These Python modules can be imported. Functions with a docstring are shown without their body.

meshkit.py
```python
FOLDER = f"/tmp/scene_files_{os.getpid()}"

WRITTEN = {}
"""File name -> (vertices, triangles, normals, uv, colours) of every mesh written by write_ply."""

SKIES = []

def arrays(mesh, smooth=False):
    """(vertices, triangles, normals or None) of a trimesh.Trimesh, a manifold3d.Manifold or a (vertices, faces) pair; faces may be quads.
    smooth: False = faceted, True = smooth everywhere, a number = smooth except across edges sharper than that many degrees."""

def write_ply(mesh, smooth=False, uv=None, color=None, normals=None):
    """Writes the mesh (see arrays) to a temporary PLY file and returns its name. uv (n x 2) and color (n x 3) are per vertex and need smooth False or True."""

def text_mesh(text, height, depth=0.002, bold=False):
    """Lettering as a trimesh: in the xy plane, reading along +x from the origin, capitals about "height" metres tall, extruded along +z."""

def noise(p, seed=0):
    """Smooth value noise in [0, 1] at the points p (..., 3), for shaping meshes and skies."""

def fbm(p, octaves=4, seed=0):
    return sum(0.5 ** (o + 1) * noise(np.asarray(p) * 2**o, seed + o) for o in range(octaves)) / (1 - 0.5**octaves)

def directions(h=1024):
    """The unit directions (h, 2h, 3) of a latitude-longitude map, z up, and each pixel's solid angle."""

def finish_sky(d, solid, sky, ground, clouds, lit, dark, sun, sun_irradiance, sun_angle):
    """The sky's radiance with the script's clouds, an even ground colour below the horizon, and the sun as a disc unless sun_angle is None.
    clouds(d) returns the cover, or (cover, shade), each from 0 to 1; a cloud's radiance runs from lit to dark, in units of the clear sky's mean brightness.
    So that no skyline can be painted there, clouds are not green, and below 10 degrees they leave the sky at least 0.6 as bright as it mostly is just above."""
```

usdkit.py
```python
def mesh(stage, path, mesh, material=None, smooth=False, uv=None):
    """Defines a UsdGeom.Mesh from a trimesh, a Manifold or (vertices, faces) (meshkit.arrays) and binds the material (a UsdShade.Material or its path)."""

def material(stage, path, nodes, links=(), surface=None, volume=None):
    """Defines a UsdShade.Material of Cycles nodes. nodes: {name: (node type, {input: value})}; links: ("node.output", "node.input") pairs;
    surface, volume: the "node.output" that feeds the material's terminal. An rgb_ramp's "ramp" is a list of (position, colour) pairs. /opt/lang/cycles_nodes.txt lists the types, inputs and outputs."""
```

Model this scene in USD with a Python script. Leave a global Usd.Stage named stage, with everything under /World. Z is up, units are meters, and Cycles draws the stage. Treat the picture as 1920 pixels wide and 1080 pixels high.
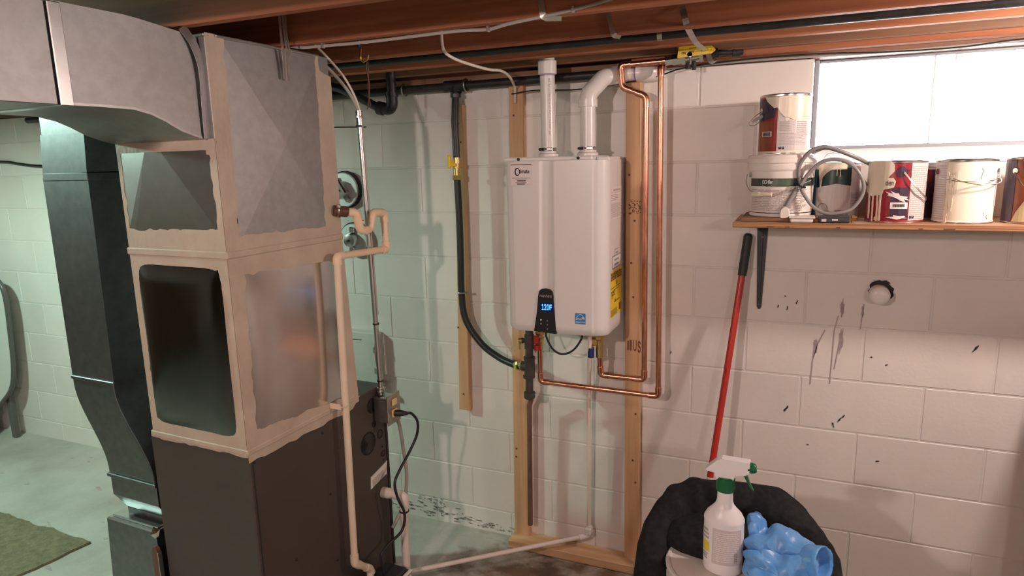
import math, random
import numpy as np
import trimesh
from manifold3d import Manifold
from shapely.geometry import Polygon, box as sbox, LineString, Point
from shapely.ops import unary_union
from shapely import affinity
from pxr import Usd, UsdGeom, UsdLux, UsdShade, Gf, Sdf
import usdkit, meshkit

stage = Usd.Stage.CreateInMemory()
UsdGeom.SetStageUpAxis(stage, 'Z'); UsdGeom.SetStageMetersPerUnit(stage, 1.0)
W = UsdGeom.Xform.Define(stage, '/World'); stage.SetDefaultPrim(W.GetPrim())
rng = np.random.default_rng(7)

# ------------------------------------------------------------------ camera, light, exposure
cam = UsdGeom.Camera.Define(stage, '/World/camera')
CAM = np.array([[0.92058601, -0.38704942, -0.05209741], [0.38984211, 0.90275751, 0.18180213], [-0.02333508, -0.18767426, 0.9819541]])
m4 = np.eye(4); m4[0, :3] = CAM[:, 0]; m4[1, :3] = CAM[:, 2]; m4[2, :3] = -CAM[:, 1]; m4[3, :3] = (0, -2.66117606, 1.765)
cam.AddTransformOp().Set(Gf.Matrix4d(m4.tolist()))
cam.CreateHorizontalApertureAttr(36.0); cam.CreateVerticalApertureAttr(20.25)
cam.CreateFocalLengthAttr(36.0 * 1246.4257 / 1920)
cam.CreateClippingRangeAttr((0.05, 200.0)); cam.CreateExposureAttr(0.0)

def ball_light(path, p, r, inten, col):
    s = UsdLux.SphereLight.Define(stage, path); s.AddTranslateOp().Set(Gf.Vec3d(*p)); s.CreateRadiusAttr(r)
    s.CreateIntensityAttr(inten); s.CreateColorAttr(Gf.Vec3f(*col)); s.CreateTreatAsPointAttr(False)
    return s
LAMP_MAIN = (-1.10, -3.30, 2.11)
LAMP_SIDE = (0.98, -0.70, 2.03)
LAMP_GREEN = (-3.70, -1.45, 2.20)
FILL_BACK = (1.5, -4.4, 2.10)
ball_light('/World/light_main', LAMP_MAIN, 0.045, 1080, (1.0, 0.80, 0.74))
ball_light('/World/light_side', LAMP_SIDE, 0.045, 640, (1.0, 0.84, 0.77))
ball_light('/World/light_laundry', LAMP_GREEN, 0.06, 980, (0.62, 1.0, 0.86))
ball_light('/World/fill_back', FILL_BACK, 0.06, 430, (1.0, 0.82, 0.76))  # added fill to lift the ambient level, no lamp known there
dome = UsdLux.DomeLight.Define(stage, '/World/sky'); dome.CreateIntensityAttr(4.5); dome.CreateColorAttr(Gf.Vec3f(0.92, 0.96, 1.0))

# ------------------------------------------------------------------ materials
def lin(h):
    if not isinstance(h, str): return tuple(h)
    v = [int(h[i:i + 2], 16) / 255 for i in (1, 3, 5)]
    return tuple(x / 12.92 if x <= .04045 else ((x + .055) / 1.055) ** 2.4 for x in v)
LK = {}
def mat(name, c1, c2=None, sc=(8, 8, 8), rough=.5, metal=0., bump=0., bsc=None, detail=4, spec=.5, coat=0., lo=.35, hi=.65, rvar=0., dist=.02, c3=None, extra=None):
    nodes = {'p': ('principled_bsdf', {'base_color': lin(c1), 'roughness': rough, 'metallic': metal, 'specular_ior_level': spec, 'coat_weight': coat, **(extra or {})})}
    links = []
    if c2 is not None or bump or rvar:
        nodes['g'] = ('geometry', {})
        nodes['m'] = ('mapping', {'scale': sc}); links.append(('g.position', 'm.vector'))
        nodes['n'] = ('noise_texture', {'scale': 1.0, 'detail': detail, 'roughness': .6}); links.append(('m.vector', 'n.vector'))
    if c2 is not None:
        ramp = [(lo, lin(c1)), (hi, lin(c2))] if c3 is None else [(lo, lin(c1)), ((lo + hi) / 2, lin(c2)), (hi, lin(c3))]
        nodes['r'] = ('rgb_ramp', {'ramp': ramp}); links += [('n.fac', 'r.fac'), ('r.color', 'p.base_color')]
    if rvar:
        nodes['mr'] = ('map_range', {'from_min': .3, 'from_max': .7, 'to_min': max(rough - rvar, .02), 'to_max': rough + rvar}); links += [('n.fac', 'mr.value'), ('mr.result', 'p.roughness')]
    if bump:
        nodes['m2'] = ('mapping', {'scale': bsc or sc}); links.append(('g.position', 'm2.vector'))
        nodes['n2'] = ('noise_texture', {'scale': 1.0, 'detail': 3.0}); links.append(('m2.vector', 'n2.vector'))
        nodes['b'] = ('bump', {'strength': bump, 'distance': dist}); links += [('n2.fac', 'b.height'), ('b.normal', 'p.normal')]
    LK[name] = usdkit.material(stage, '/World/Looks/' + name, nodes, links, surface='p.BSDF')
    return LK[name]
def emit(name, col, s):
    LK[name] = usdkit.material(stage, '/World/Looks/' + name, {'e': ('emission', {'color': lin(col), 'strength': s})}, [], surface='e.emission')

mat('wall_paint', (.70, .66, .615), (.76, .72, .675), (3, 3, 3), rough=.42, bump=.10, bsc=(70, 70, 70), dist=.006)
mat('wall_paint_b', (.73, .69, .64), (.78, .74, .69), (3.3, 3, 3), rough=.42, bump=.10, bsc=(75, 75, 75), dist=.006)
mat('mortar_paint', (.68, .64, .60), (.73, .69, .65), (5, 5, 5), rough=.5)
mat('plain_wall', (.60, .57, .53), (.66, .63, .58), (2, 2, 2), rough=.7)
mat('panelling', (.10, .055, .032), (.16, .09, .05), (12, 12, .6), rough=.45)
mat('concrete', (.46, .45, .40), (.30, .28, .24), (2.6, 2.6, 2.6), rough=.55, bump=.25, bsc=(30, 30, 30), detail=7, lo=.42, hi=.78)
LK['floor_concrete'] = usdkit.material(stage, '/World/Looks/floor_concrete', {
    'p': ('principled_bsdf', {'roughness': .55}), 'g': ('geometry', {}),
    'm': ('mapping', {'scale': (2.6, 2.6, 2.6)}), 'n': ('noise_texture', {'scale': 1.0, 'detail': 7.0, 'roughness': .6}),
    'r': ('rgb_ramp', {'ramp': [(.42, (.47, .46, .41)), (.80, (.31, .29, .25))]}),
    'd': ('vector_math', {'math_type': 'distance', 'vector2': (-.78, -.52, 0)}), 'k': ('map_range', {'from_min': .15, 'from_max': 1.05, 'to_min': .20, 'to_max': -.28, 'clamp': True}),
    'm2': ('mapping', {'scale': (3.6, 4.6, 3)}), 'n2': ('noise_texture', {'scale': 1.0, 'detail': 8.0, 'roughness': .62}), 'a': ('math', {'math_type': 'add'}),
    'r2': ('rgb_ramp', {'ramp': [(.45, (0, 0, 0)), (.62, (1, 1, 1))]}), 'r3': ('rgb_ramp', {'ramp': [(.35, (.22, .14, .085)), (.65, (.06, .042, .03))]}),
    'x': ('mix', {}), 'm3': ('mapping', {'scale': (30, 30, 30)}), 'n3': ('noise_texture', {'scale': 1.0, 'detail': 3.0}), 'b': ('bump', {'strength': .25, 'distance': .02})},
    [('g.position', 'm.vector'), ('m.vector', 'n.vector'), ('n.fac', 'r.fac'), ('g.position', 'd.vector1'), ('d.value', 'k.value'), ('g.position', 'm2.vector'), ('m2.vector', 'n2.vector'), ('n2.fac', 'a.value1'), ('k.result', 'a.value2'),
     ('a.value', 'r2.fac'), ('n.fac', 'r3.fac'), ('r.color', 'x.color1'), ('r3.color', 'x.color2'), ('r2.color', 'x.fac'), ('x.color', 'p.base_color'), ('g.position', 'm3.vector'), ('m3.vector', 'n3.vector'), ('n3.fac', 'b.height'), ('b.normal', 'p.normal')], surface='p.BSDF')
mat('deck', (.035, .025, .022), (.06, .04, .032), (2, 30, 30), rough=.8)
mat('joist_wood', (.29, .095, .046), (.45, .175, .082), (1.2, 26, 26), spec=.25, rough=.7, bump=.15, bsc=(2, 60, 60), dist=.004)
mat('joist_wood_b', (.26, .087, .044), (.42, .162, .078), (1.0, 30, 30), spec=.25, rough=.7, bump=.15, bsc=(2, 60, 60), dist=.004)
mat('joist_edge', (.17, .08, .045), (.27, .145, .08), (1.4, 30, 30), rough=.6)
mat('stud_wood', (.54, .305, .155), (.68, .43, .235), (28, 28, 1.3), rough=.55, bump=.1, bsc=(60, 60, 3), dist=.003)
mat('plate_wood', (.52, .32, .17), (.68, .46, .26), (1.3, 28, 28), rough=.6)
mat('knot', (.12, .05, .025), rough=.6)
mat('stamp_ink', (.20, .075, .045), rough=.8)
mat('ply_top', (.36, .19, .10), (.50, .29, .15), (2.5, 14, 14), rough=.5)
mat('ply_edge', (.50, .26, .11), (.22, .095, .045), (1.2, 6, 150), rough=.6, lo=.4, hi=.6)
mat('galvanised', (.44, .43, .425), (.49, .48, .475), (30, 30, 30), rough=.43, metal=1.)
mat('galvanised_dull', (.38, .37, .365), (.43, .42, .415), (30, 30, 30), rough=.50, metal=1.)
mat('galvanised_bright', (.52, .51, .50), (.57, .56, .55), (24, 24, 24), rough=.30, metal=1.)
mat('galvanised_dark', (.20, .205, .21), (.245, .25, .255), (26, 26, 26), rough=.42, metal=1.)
mat('foil_face', (.60, .575, .565), (.64, .615, .605), (10, 10, 10), rough=.17, metal=1.)
mat('foil_dark_reflection', (.15, .145, .145), (.17, .165, .165), (8, 8, 8), rough=.14, metal=1.)  # base colour darkened to hold the reflection of a dark room
mat('mastic', (.46, .365, .285), (.54, .44, .35), (9, 9, 9), rough=.6, bump=.3, bsc=(60, 60, 25), dist=.004)
mat('cabinet_brown', (.058, .043, .036), (.066, .050, .042), (3, 3, 3), rough=.45, bump=.04, bsc=(150, 150, 150), dist=.002)
mat('cabinet_dark', (.02, .017, .016), rough=.6)
mat('black_void', (.006, .006, .006), rough=.8)
mat('steel', (.62, .61, .60), rough=.22, metal=1.)
mat('emt', (.56, .55, .54), (.64, .63, .62), (30, 30, 4), rough=.28, metal=1.)
mat('strap_metal', (.42, .41, .38), (.55, .54, .50), (20, 20, 20), rough=.38, metal=1.)
mat('copper', (.66, .285, .18), (.78, .39, .26), (14, 14, 5), rough=.28, metal=1., rvar=.06)
mat('copper_joint', (.62, .33, .21), (.80, .50, .36), (40, 40, 40), rough=.30, metal=1.)
mat('brass', (.62, .42, .16), (.72, .52, .24), (30, 30, 30), rough=.3, metal=1.)
mat('pvc', (.80, .77, .74), rough=.28)
mat('pvc_purple', (.34, .25, .55), rough=.4)
mat('pvc_pink', (.74, .65, .59), (.78, .70, .64), (10, 10, 10), rough=.35)
mat('cpvc', (.78, .57, .38), (.82, .62, .44), (12, 12, 12), rough=.35)
mat('cpvc_tan', (.70, .56, .41), (.77, .64, .49), (20, 20, 5), rough=.42)
mat('rubber', (.016, .015, .015), rough=.45)
mat('rubber_brown', (.10, .035, .02), rough=.5)
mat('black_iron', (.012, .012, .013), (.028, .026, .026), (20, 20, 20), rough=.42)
mat('iron_grey', (.040, .033, .030), (.065, .052, .046), (30, 30, 30), rough=.5)
mat('black_gloss', (.012, .012, .013), rough=.15)
mat('rust', (.11, .055, .035), (.18, .095, .065), (30, 30, 8), rough=.65)
mat('heater_white', (.80, .775, .76), rough=.28, coat=.25)
mat('heater_edge', (.70, .68, .67), rough=.35)
mat('panel_black', (.012, .012, .013), rough=.35)
mat('ink', (.02, .017, .02), rough=.7)
mat('ink_grey', (.32, .27, .26), rough=.7)
mat('ink_light', (.45, .40, .38), rough=.7)
mat('ink_dark_red', (.16, .05, .04), rough=.7)
mat('label_white', (.80, .77, .76), rough=.5)
mat('label_pink', (.78, .69, .67), rough=.5)
mat('label_yellow', (.86, .63, .02), rough=.45)
mat('label_blue', (.035, .24, .56), rough=.45)
mat('yellow_plastic', (.80, .52, .02), rough=.4)
mat('green_tag', (.45, .62, .10), rough=.5)
mat('red_plastic', (.42, .03, .02), rough=.4)
mat('blue_plastic', (.02, .03, .16), rough=.4)
mat('pole_red', (.50, .035, .022), (.42, .03, .02), (30, 30, 5), rough=.3)
mat('grip_black', (.018, .02, .02), rough=.55)
mat('bracket_grey', (.045, .05, .055), rough=.45)
mat('window_frame', (.30, .32, .35), rough=.4)
mat('sill_paint', (.80, .79, .77), (.72, .70, .67), (14, 14, 14), rough=.5, lo=.55, hi=.75)
mat('can_red', (.30, .018, .03), rough=.28)
mat('can_dark', (.055, .03, .055), rough=.3)
mat('can_cream', (.80, .72, .58), rough=.3)
mat('can_ivory', (.84, .80, .64), rough=.3)
mat('can_brown', (.26, .075, .03), (.17, .035, .02), (20, 20, 10), rough=.3)
mat('can_olive', (.50, .43, .22), (.58, .50, .30), (20, 20, 20), rough=.35)
mat('can_green', (.022, .06, .05), rough=.3)
mat('can_blue', (.10, .22, .42), rough=.35)
mat('can_grey', (.60, .56, .54), rough=.4)
mat('bucket_white', (.80, .75, .69), rough=.4)
mat('band_green', (.03, .055, .04), rough=.4)
mat('band_green_b', (.07, .12, .065), rough=.4)
mat('hose_grey', (.25, .24, .235), rough=.3)
mat('cable_grey', (.36, .33, .30), rough=.5)
mat('cable_white', (.70, .63, .54), rough=.5)
mat('cardboard', (.22, .12, .07), rough=.8)
mat('cloth_black', (.012, .013, .013), (.022, .023, .023), (60, 60, 60), rough=.85, spec=.2, bump=.4, bsc=(120, 120, 120), dist=.002)
mat('bucket_pail', (.66, .60, .54), (.74, .68, .62), (10, 10, 10), rough=.45)
mat('bottle_white', (.83, .81, .82), rough=.35)
mat('bottle_green', (.0, .12, .035), rough=.4)
mat('bottle_label', (.62, .54, .55), rough=.5)
mat('bottle_yellow', (.75, .62, .06), rough=.5)
mat('glove_blue', (.10, .32, .70), (.16, .40, .78), (30, 30, 30), rough=.36, bump=.12, bsc=(60, 60, 60), dist=.004)
mat('rug', (.17, .15, .09), (.27, .235, .145), (40, 40, 40), rough=.95, bump=.8, bsc=(220, 220, 220), dist=.01)
mat('shelf_panel', (.66, .68, .64), rough=.4)
mat('trim_dark', (.10, .09, .08), rough=.3)
mat('stain_purple', (.33, .25, .26), (.46, .38, .37), (60, 60, 20), rough=.6)
mat('scuff', (.03, .025, .025), rough=.7)
mat('mildew', (.10, .11, .10), (.34, .34, .31), (45, 45, 45), rough=.8)
mat('putty_dark', (.03, .028, .026), rough=.8)
mat('disc_metal', (.62, .66, .64), (.70, .73, .71), (16, 16, 16), rough=.45, metal=.35)
mat('teal_panel', (.58, .58, .54), (.63, .63, .59), (4, 4, 4), rough=.4)
mat('porcelain', (.8, .78, .74), rough=.3)
mat('outlet_ivory', (.72, .52, .22), rough=.4)
mat('strap_clear', (.62, .60, .58), rough=.15, metal=.8)
mat('blue_plug', (.03, .05, .22), rough=.5)
emit('lcd_blue', (.10, .42, 1.0), 2.4)
emit('lcd_glow', (.004, .02, .22), .45)
emit('led_white', (1, .95, .9), .6)
emit('bulb_main', (1.0, .80, .66), 40)
LK['glass'] = usdkit.material(stage, '/World/Looks/glass', {'t': ('transparent_bsdf', {'color': (.96, .98, .98)}), 'g': ('glossy_bsdf', {'color': (1, 1, 1), 'roughness': .02}), 'f': ('fresnel', {'IOR': 1.45}), 'x': ('mix_closure', {})},
    [('f.fac', 'x.fac'), ('t.BSDF', 'x.closure1'), ('g.BSDF', 'x.closure2')], surface='x.closure')

# ------------------------------------------------------------------ scene graph helpers
USED = {}
def uname(parent, name):
    k = (parent, name); n = USED.get(k, 0); USED[k] = n + 1
    return name if n == 0 else f'{name}_{n:03d}'
def custom(p, **kw):
    for k, v in kw.items():
        if v: p.SetCustomDataByKey(k, v)
FURN_P = np.array([-1.506444, -1.23004856, 0.0]); FURN_R = -2.0
def frame(loc, rz):
    a = math.radians(rz); M = np.eye(4); M[:3, :3] = [[math.cos(a), -math.sin(a), 0], [math.sin(a), math.cos(a), 0], [0, 0, 1]]; M[:3, 3] = loc
    return M
FM = frame(FURN_P, FURN_R)
def arr(mesh):
    v, f, _ = meshkit.arrays(mesh, False)
    return v, f
def tr(mesh, M):
    v, f = arr(mesh); return trimesh.Trimesh(v @ M[:3, :3].T + M[:3, 3], f, process=False)
def fw(mesh): return tr(mesh, FM)           # furnace frame to world
def F(p):
    p = np.asarray(p, float); return p @ FM[:3, :3].T + FM[:3, 3]
class Thing:
    """An Xform at the thing's base; parts are given in world coordinates."""
    def __init__(s, name, label, cat, loc, rz=0, group=None, kind=None):
        s.path = '/World/' + uname('/World', name); x = UsdGeom.Xform.Define(stage, s.path)
        x.AddTranslateOp().Set(Gf.Vec3d(*map(float, loc)));
        if rz: x.AddRotateZOp().Set(float(rz))
        s.inv = np.linalg.inv(frame(np.asarray(loc, float), rz)); custom(x.GetPrim(), label=label, category=cat, group=group, kind=kind)
    def add(s, name, mesh, m, parent=None, smooth=False, label=None, kind=None):
        base = parent or s.path; path = base + '/' + uname(base, name)
        v, f, n = meshkit.arrays(mesh, smooth)
        v = v @ s.inv[:3, :3].T + s.inv[:3, 3]
        g = usdkit.mesh(stage, path, (v, f), LK[m])
        if n is not None:
            n = n @ s.inv[:3, :3].T
            g.CreateNormalsAttr(np_v3(n)); g.SetNormalsInterpolation('vertex')
        custom(g.GetPrim(), label=label, kind=kind)
        return path
from pxr import Vt
def np_v3(a): return Vt.Vec3fArray.FromNumpy(np.asarray(a, np.float32))
def solo(name, mesh, m, label, cat, smooth=False, group=None, kind=None):
    """A thing that is one mesh."""
    v, f, n = meshkit.arrays(mesh, smooth); c = (v.min(0) + v.max(0)) / 2; c[2] = v[:, 2].min()
    path = '/World/' + uname('/World', name)
    g = usdkit.mesh(stage, path, (v - c, f), LK[m]); g.AddTranslateOp().Set(Gf.Vec3d(*map(float, c)))
    if n is not None: g.CreateNormalsAttr(np_v3(n)); g.SetNormalsInterpolation('vertex')
    custom(g.GetPrim(), label=label, category=cat, group=group, kind=kind)
    return path

# ------------------------------------------------------------------ shape helpers
def cat(*ms):
    ms = [m for x in ms for m in (x if isinstance(x, (list, tuple)) else [x])]
    vs, fs, o = [], [], 0
    for m in ms:
        v, f = arr(m); vs.append(v); fs.append(f + o); o += len(v)
    return trimesh.Trimesh(np.vstack(vs), np.vstack(fs), process=False)
def box(x0, x1, y0, y1, z0, z1, b=0.):
    if b <= 0:
        m = trimesh.creation.box([x1 - x0, y1 - y0, z1 - z0]); m.apply_translation([(x0 + x1) / 2, (y0 + y1) / 2, (z0 + z1) / 2]); return m
    b = min(b, (x1 - x0) / 2.1, (y1 - y0) / 2.1, (z1 - z0) / 2.1); P = []
    for x, sx in ((x0, 1), (x1, -1)):
        for y, sy in ((y0, 1), (y1, -1)):
            for z, sz in ((z0, 1), (z1, -1)):
                P += [(x, y + sy * b, z + sz * b), (x + sx * b, y, z + sz * b), (x + sx * b, y + sy * b, z)]
    return Manifold.hull_points(np.array(P))
def hull(P): return Manifold.hull_points(np.asarray(P, float))
def fillet(P, r, n=6):
    P = [np.asarray(p, float) for p in P]; out = [P[0]]
    for a, b, c in zip(P[:-2], P[1:-1], P[2:]):
        u, v = a - b, c - b; lu, lv = np.linalg.norm(u), np.linalg.norm(v); u, v = u / lu, v / lv
        ang = math.acos(np.clip(u @ v, -1, 1))
        if ang > math.pi - .02: out.append(b); continue
        d = min(r / math.tan(ang / 2), lu * .49, lv * .49)
        p0, p1 = b + u * d, b + v * d
        for t in np.linspace(0, 1, n): out.append((1 - t) ** 2 * p0 + 2 * t * (1 - t) * b + t * t * p1)
    out.append(P[-1]); return np.array(out)
def spline(P, n=8):
    P = np.asarray(P, float); Q = np.vstack([2 * P[0] - P[1], P, 2 * P[-1] - P[-2]]); out = []
    for i in range(1, len(Q) - 2):
        for t in np.linspace(0, 1, n, endpoint=False):
            a, b, c, d = Q[i - 1:i + 3]
            out.append(.5 * (2 * b + (c - a) * t + (2 * a - 5 * b + 4 * c - d) * t * t + (3 * b - a - 3 * c + d) * t ** 3))
    out.append(P[-1]); return np.array(out)
def sweep(P, sec, caps=True, up=None):
    """Sweeps a closed section ((n,2) or list of (n,2)) along P with parallel-transported frames."""
    P = np.asarray(P, float); T = np.gradient(P, axis=0); T /= np.linalg.norm(T, axis=1, keepdims=True) + 1e-12
    a = np.array(up if up is not None else ([0, 0, 1.] if abs(T[0][2]) < .9 else [1., 0, 0])); N = []
    a = a - (a @ T[0]) * T[0]; a /= np.linalg.norm(a)
    for t in T:
        a = a - (a @ t) * t; a /= np.linalg.norm(a) + 1e-12; N.append(a)
    N = np.array(N); B = np.cross(T, N); k = len(P)
    S = np.array([sec] * k) if np.ndim(sec) == 2 else np.asarray(sec); n = S.shape[1]
    V = P[:, None] + S[:, :, :1] * B[:, None] + S[:, :, 1:] * N[:, None]; V = V.reshape(-1, 3); Fs = []
    for i in range(k - 1):
        for j in range(n):
            q = (i * n + j, i * n + (j + 1) % n, (i + 1) * n + (j + 1) % n, (i + 1) * n + j); Fs += [(q[0], q[1], q[2]), (q[0], q[2], q[3])]
    if caps:
        c0, c1 = len(V), len(V) + 1; V = np.vstack([V, P[:1], P[-1:]])
        for j in range(n): Fs += [(c0, (j + 1) % n, j), (c1, (k - 1) * n + j, (k - 1) * n + (j + 1) % n)]
    m = trimesh.Trimesh(V, np.array(Fs), process=False)
    if m.volume < 0: m.invert()
    return m
def circ(r, n=14):
    a = np.arange(n) * 2 * math.pi / n; return np.stack([r * np.cos(a), r * np.sin(a)], 1)
def tube(P, r, n=14, fr=0.):
    P = np.asarray(P, float)
    if fr: P = fillet(P, fr)
    if np.ndim(r): return sweep(P, [circ(x, n) for x in r])
    return sweep(P, circ(r, n))
def cyl(a, b, r, n=24, r2=None):
    return tube([a, b], [r, r2 if r2 is not None else r], n)
def ring(c, axis, R, r, n=28, k=8):
    axis = np.asarray(axis, float) / np.linalg.norm(axis); u = np.cross(axis, [0, 0, 1.] if abs(axis[2]) < .9 else [1., 0, 0]); u /= np.linalg.norm(u); w = np.cross(axis, u)
    V, Fs = [], []
    for i in range(n):
        A = 2 * math.pi * i / n; d = math.cos(A) * u + math.sin(A) * w
        for j in range(k):
            Bq = 2 * math.pi * j / k; V.append(np.asarray(c) + d * (R + r * math.cos(Bq)) + axis * r * math.sin(Bq))
    for i in range(n):
        for j in range(k):
            q = (i * k + j, ((i + 1) % n) * k + j, ((i + 1) % n) * k + (j + 1) % k, i * k + (j + 1) % k); Fs += [(q[0], q[1], q[2]), (q[0], q[2], q[3])]
    m = trimesh.Trimesh(V, Fs, process=False)
    if m.volume < 0: m.invert()
    return m
def lathe(prof, c, n=40, axis='z'):
    """prof: (r, h) pairs, closed at both ends by r=0 or capped."""
    V, Fs = [], []; k = len(prof)
    for i in range(n):
        A = 2 * math.pi * i / n
        for r, h in prof: V.append((r * math.cos(A), r * math.sin(A), h))
    for i in range(n):
        for j in range(k - 1):
            a, b = i * k + j, ((i + 1) % n) * k + j; Fs += [(a, b, b + 1), (a, b + 1, a + 1)]
    V = np.array(V)
    if axis == 'y': V = V[:, [0, 2, 1]] * [1, -1, 1]
    if axis == 'x': V = V[:, [2, 0, 1]]
    m = trimesh.Trimesh(V + np.asarray(c), Fs, process=True)
    if m.volume < 0: m.invert()
    return m
def flat(poly, d):
    gs = getattr(poly, 'geoms', [poly]); out = [trimesh.creation.extrude_polygon(g, d, engine='earcut') for g in gs if g.geom_type == 'Polygon' and g.area > 1e-9]
    return cat(out)
def on_front(m, Y):
    """xy drawing -> x, z on a wall that faces -y, standing out from y=Y."""
    v, f = arr(m); return trimesh.Trimesh(np.stack([v[:, 0], Y - v[:, 2], v[:, 1]], 1), f, process=False)
def on_right(m, X):
    """xy drawing -> y, z on a face that looks towards +x."""
    v, f = arr(m); return trimesh.Trimesh(np.stack([X + v[:, 2], v[:, 0], v[:, 1]], 1), f, process=False)
def txt(s, h, x, y, d=.0006, bold=False, w=None, center=False):
    v, f = arr(meshkit.text_mesh(s, h, d, bold)); v = v.copy()
    if w: v[:, 0] *= w / (v[:, 0].max() - v[:, 0].min())
    if center: v[:, 0] -= (v[:, 0].max() + v[:, 0].min()) / 2
    v[:, 0] += x; v[:, 1] += y; return trimesh.Trimesh(v, f, process=False)
def wrap(poly, c, r, th0, d=.0008):
    """A flat drawing (s, z) bent on a cylinder about c: s runs to the viewer's right from angle th0 (0 = towards -y)."""
    strips = []; x0, y0, x1, y1 = poly.bounds; n = max(1, int((x1 - x0) / (r * .12)))
    for i in range(n):
        p = poly.intersection(sbox(x0 + (x1 - x0) * i / n, y0 - 1, x0 + (x1 - x0) * (i + 1) / n, y1 + 1))
        if not p.is_empty: strips.append(flat(p, d))
    return bend(cat(strips), c, r, th0)
def bend(m, c, r, th0):
    v, f = arr(m); t = th0 + v[:, 0] / r; R = r + v[:, 2]
    return trimesh.Trimesh(np.stack([c[0] + R * np.sin(t), c[1] - R * np.cos(t), c[2] + v[:, 1]], 1), f, process=False)
def wob(P, amp, step, seed):
    """Polygon edges made wavy, as brushed paint."""
    L = Polygon(P).exterior; n = max(12, int(L.length / step)); r = np.random.default_rng(seed); out = []
    off = r.normal(0, 1, n); off = (off + np.roll(off, 1) + .5 * np.roll(off, 2)) / 1.8
    for i in range(n):
        p, q = L.interpolate(i / n, True), L.interpolate((i + .5) / n, True); d = np.array([q.x - p.x, q.y - p.y]); d /= np.linalg.norm(d) + 1e-9
        out.append((p.x - d[1] * off[i] * amp, p.y + d[0] * off[i] * amp))
    return Polygon(out).buffer(0)
def blob(x, y, rx, ry, seed, n=14, rough=.35):
    r = np.random.default_rng(seed); a = np.linspace(0, 2 * math.pi, n, endpoint=False); k = 1 + rough * (r.random(n) - .5) * 2
    return Polygon(np.stack([x + rx * k * np.cos(a), y + ry * k * np.sin(a)], 1)).buffer(0)
def bars(x0, x1, y0, y1, n, seed, fill=.55, ragged=.25):
    """Rows of fine print too small to read."""
    r = np.random.default_rng(seed); P = []; h = (y1 - y0) / n
    for i in range(n):
        x = x0
        end = x1 - r.random() * ragged * (x1 - x0)
        while x < end:
            w = min((.05 + .12 * r.random()) * (x1 - x0), end - x); P.append(sbox(x, y0 + i * h, x + w, y0 + i * h + h * fill)); x += w + .02 * (x1 - x0)
    return unary_union(P)
def barcode(x0, x1, y0, y1, seed):
    r = np.random.default_rng(seed); P = []; x = x0
    while x < x1:
        w = (x1 - x0) * (.015 + .03 * r.random()); P.append(sbox(x, y0, min(x + w, x1), y1)); x += w * 2
    return unary_union(P)

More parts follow.
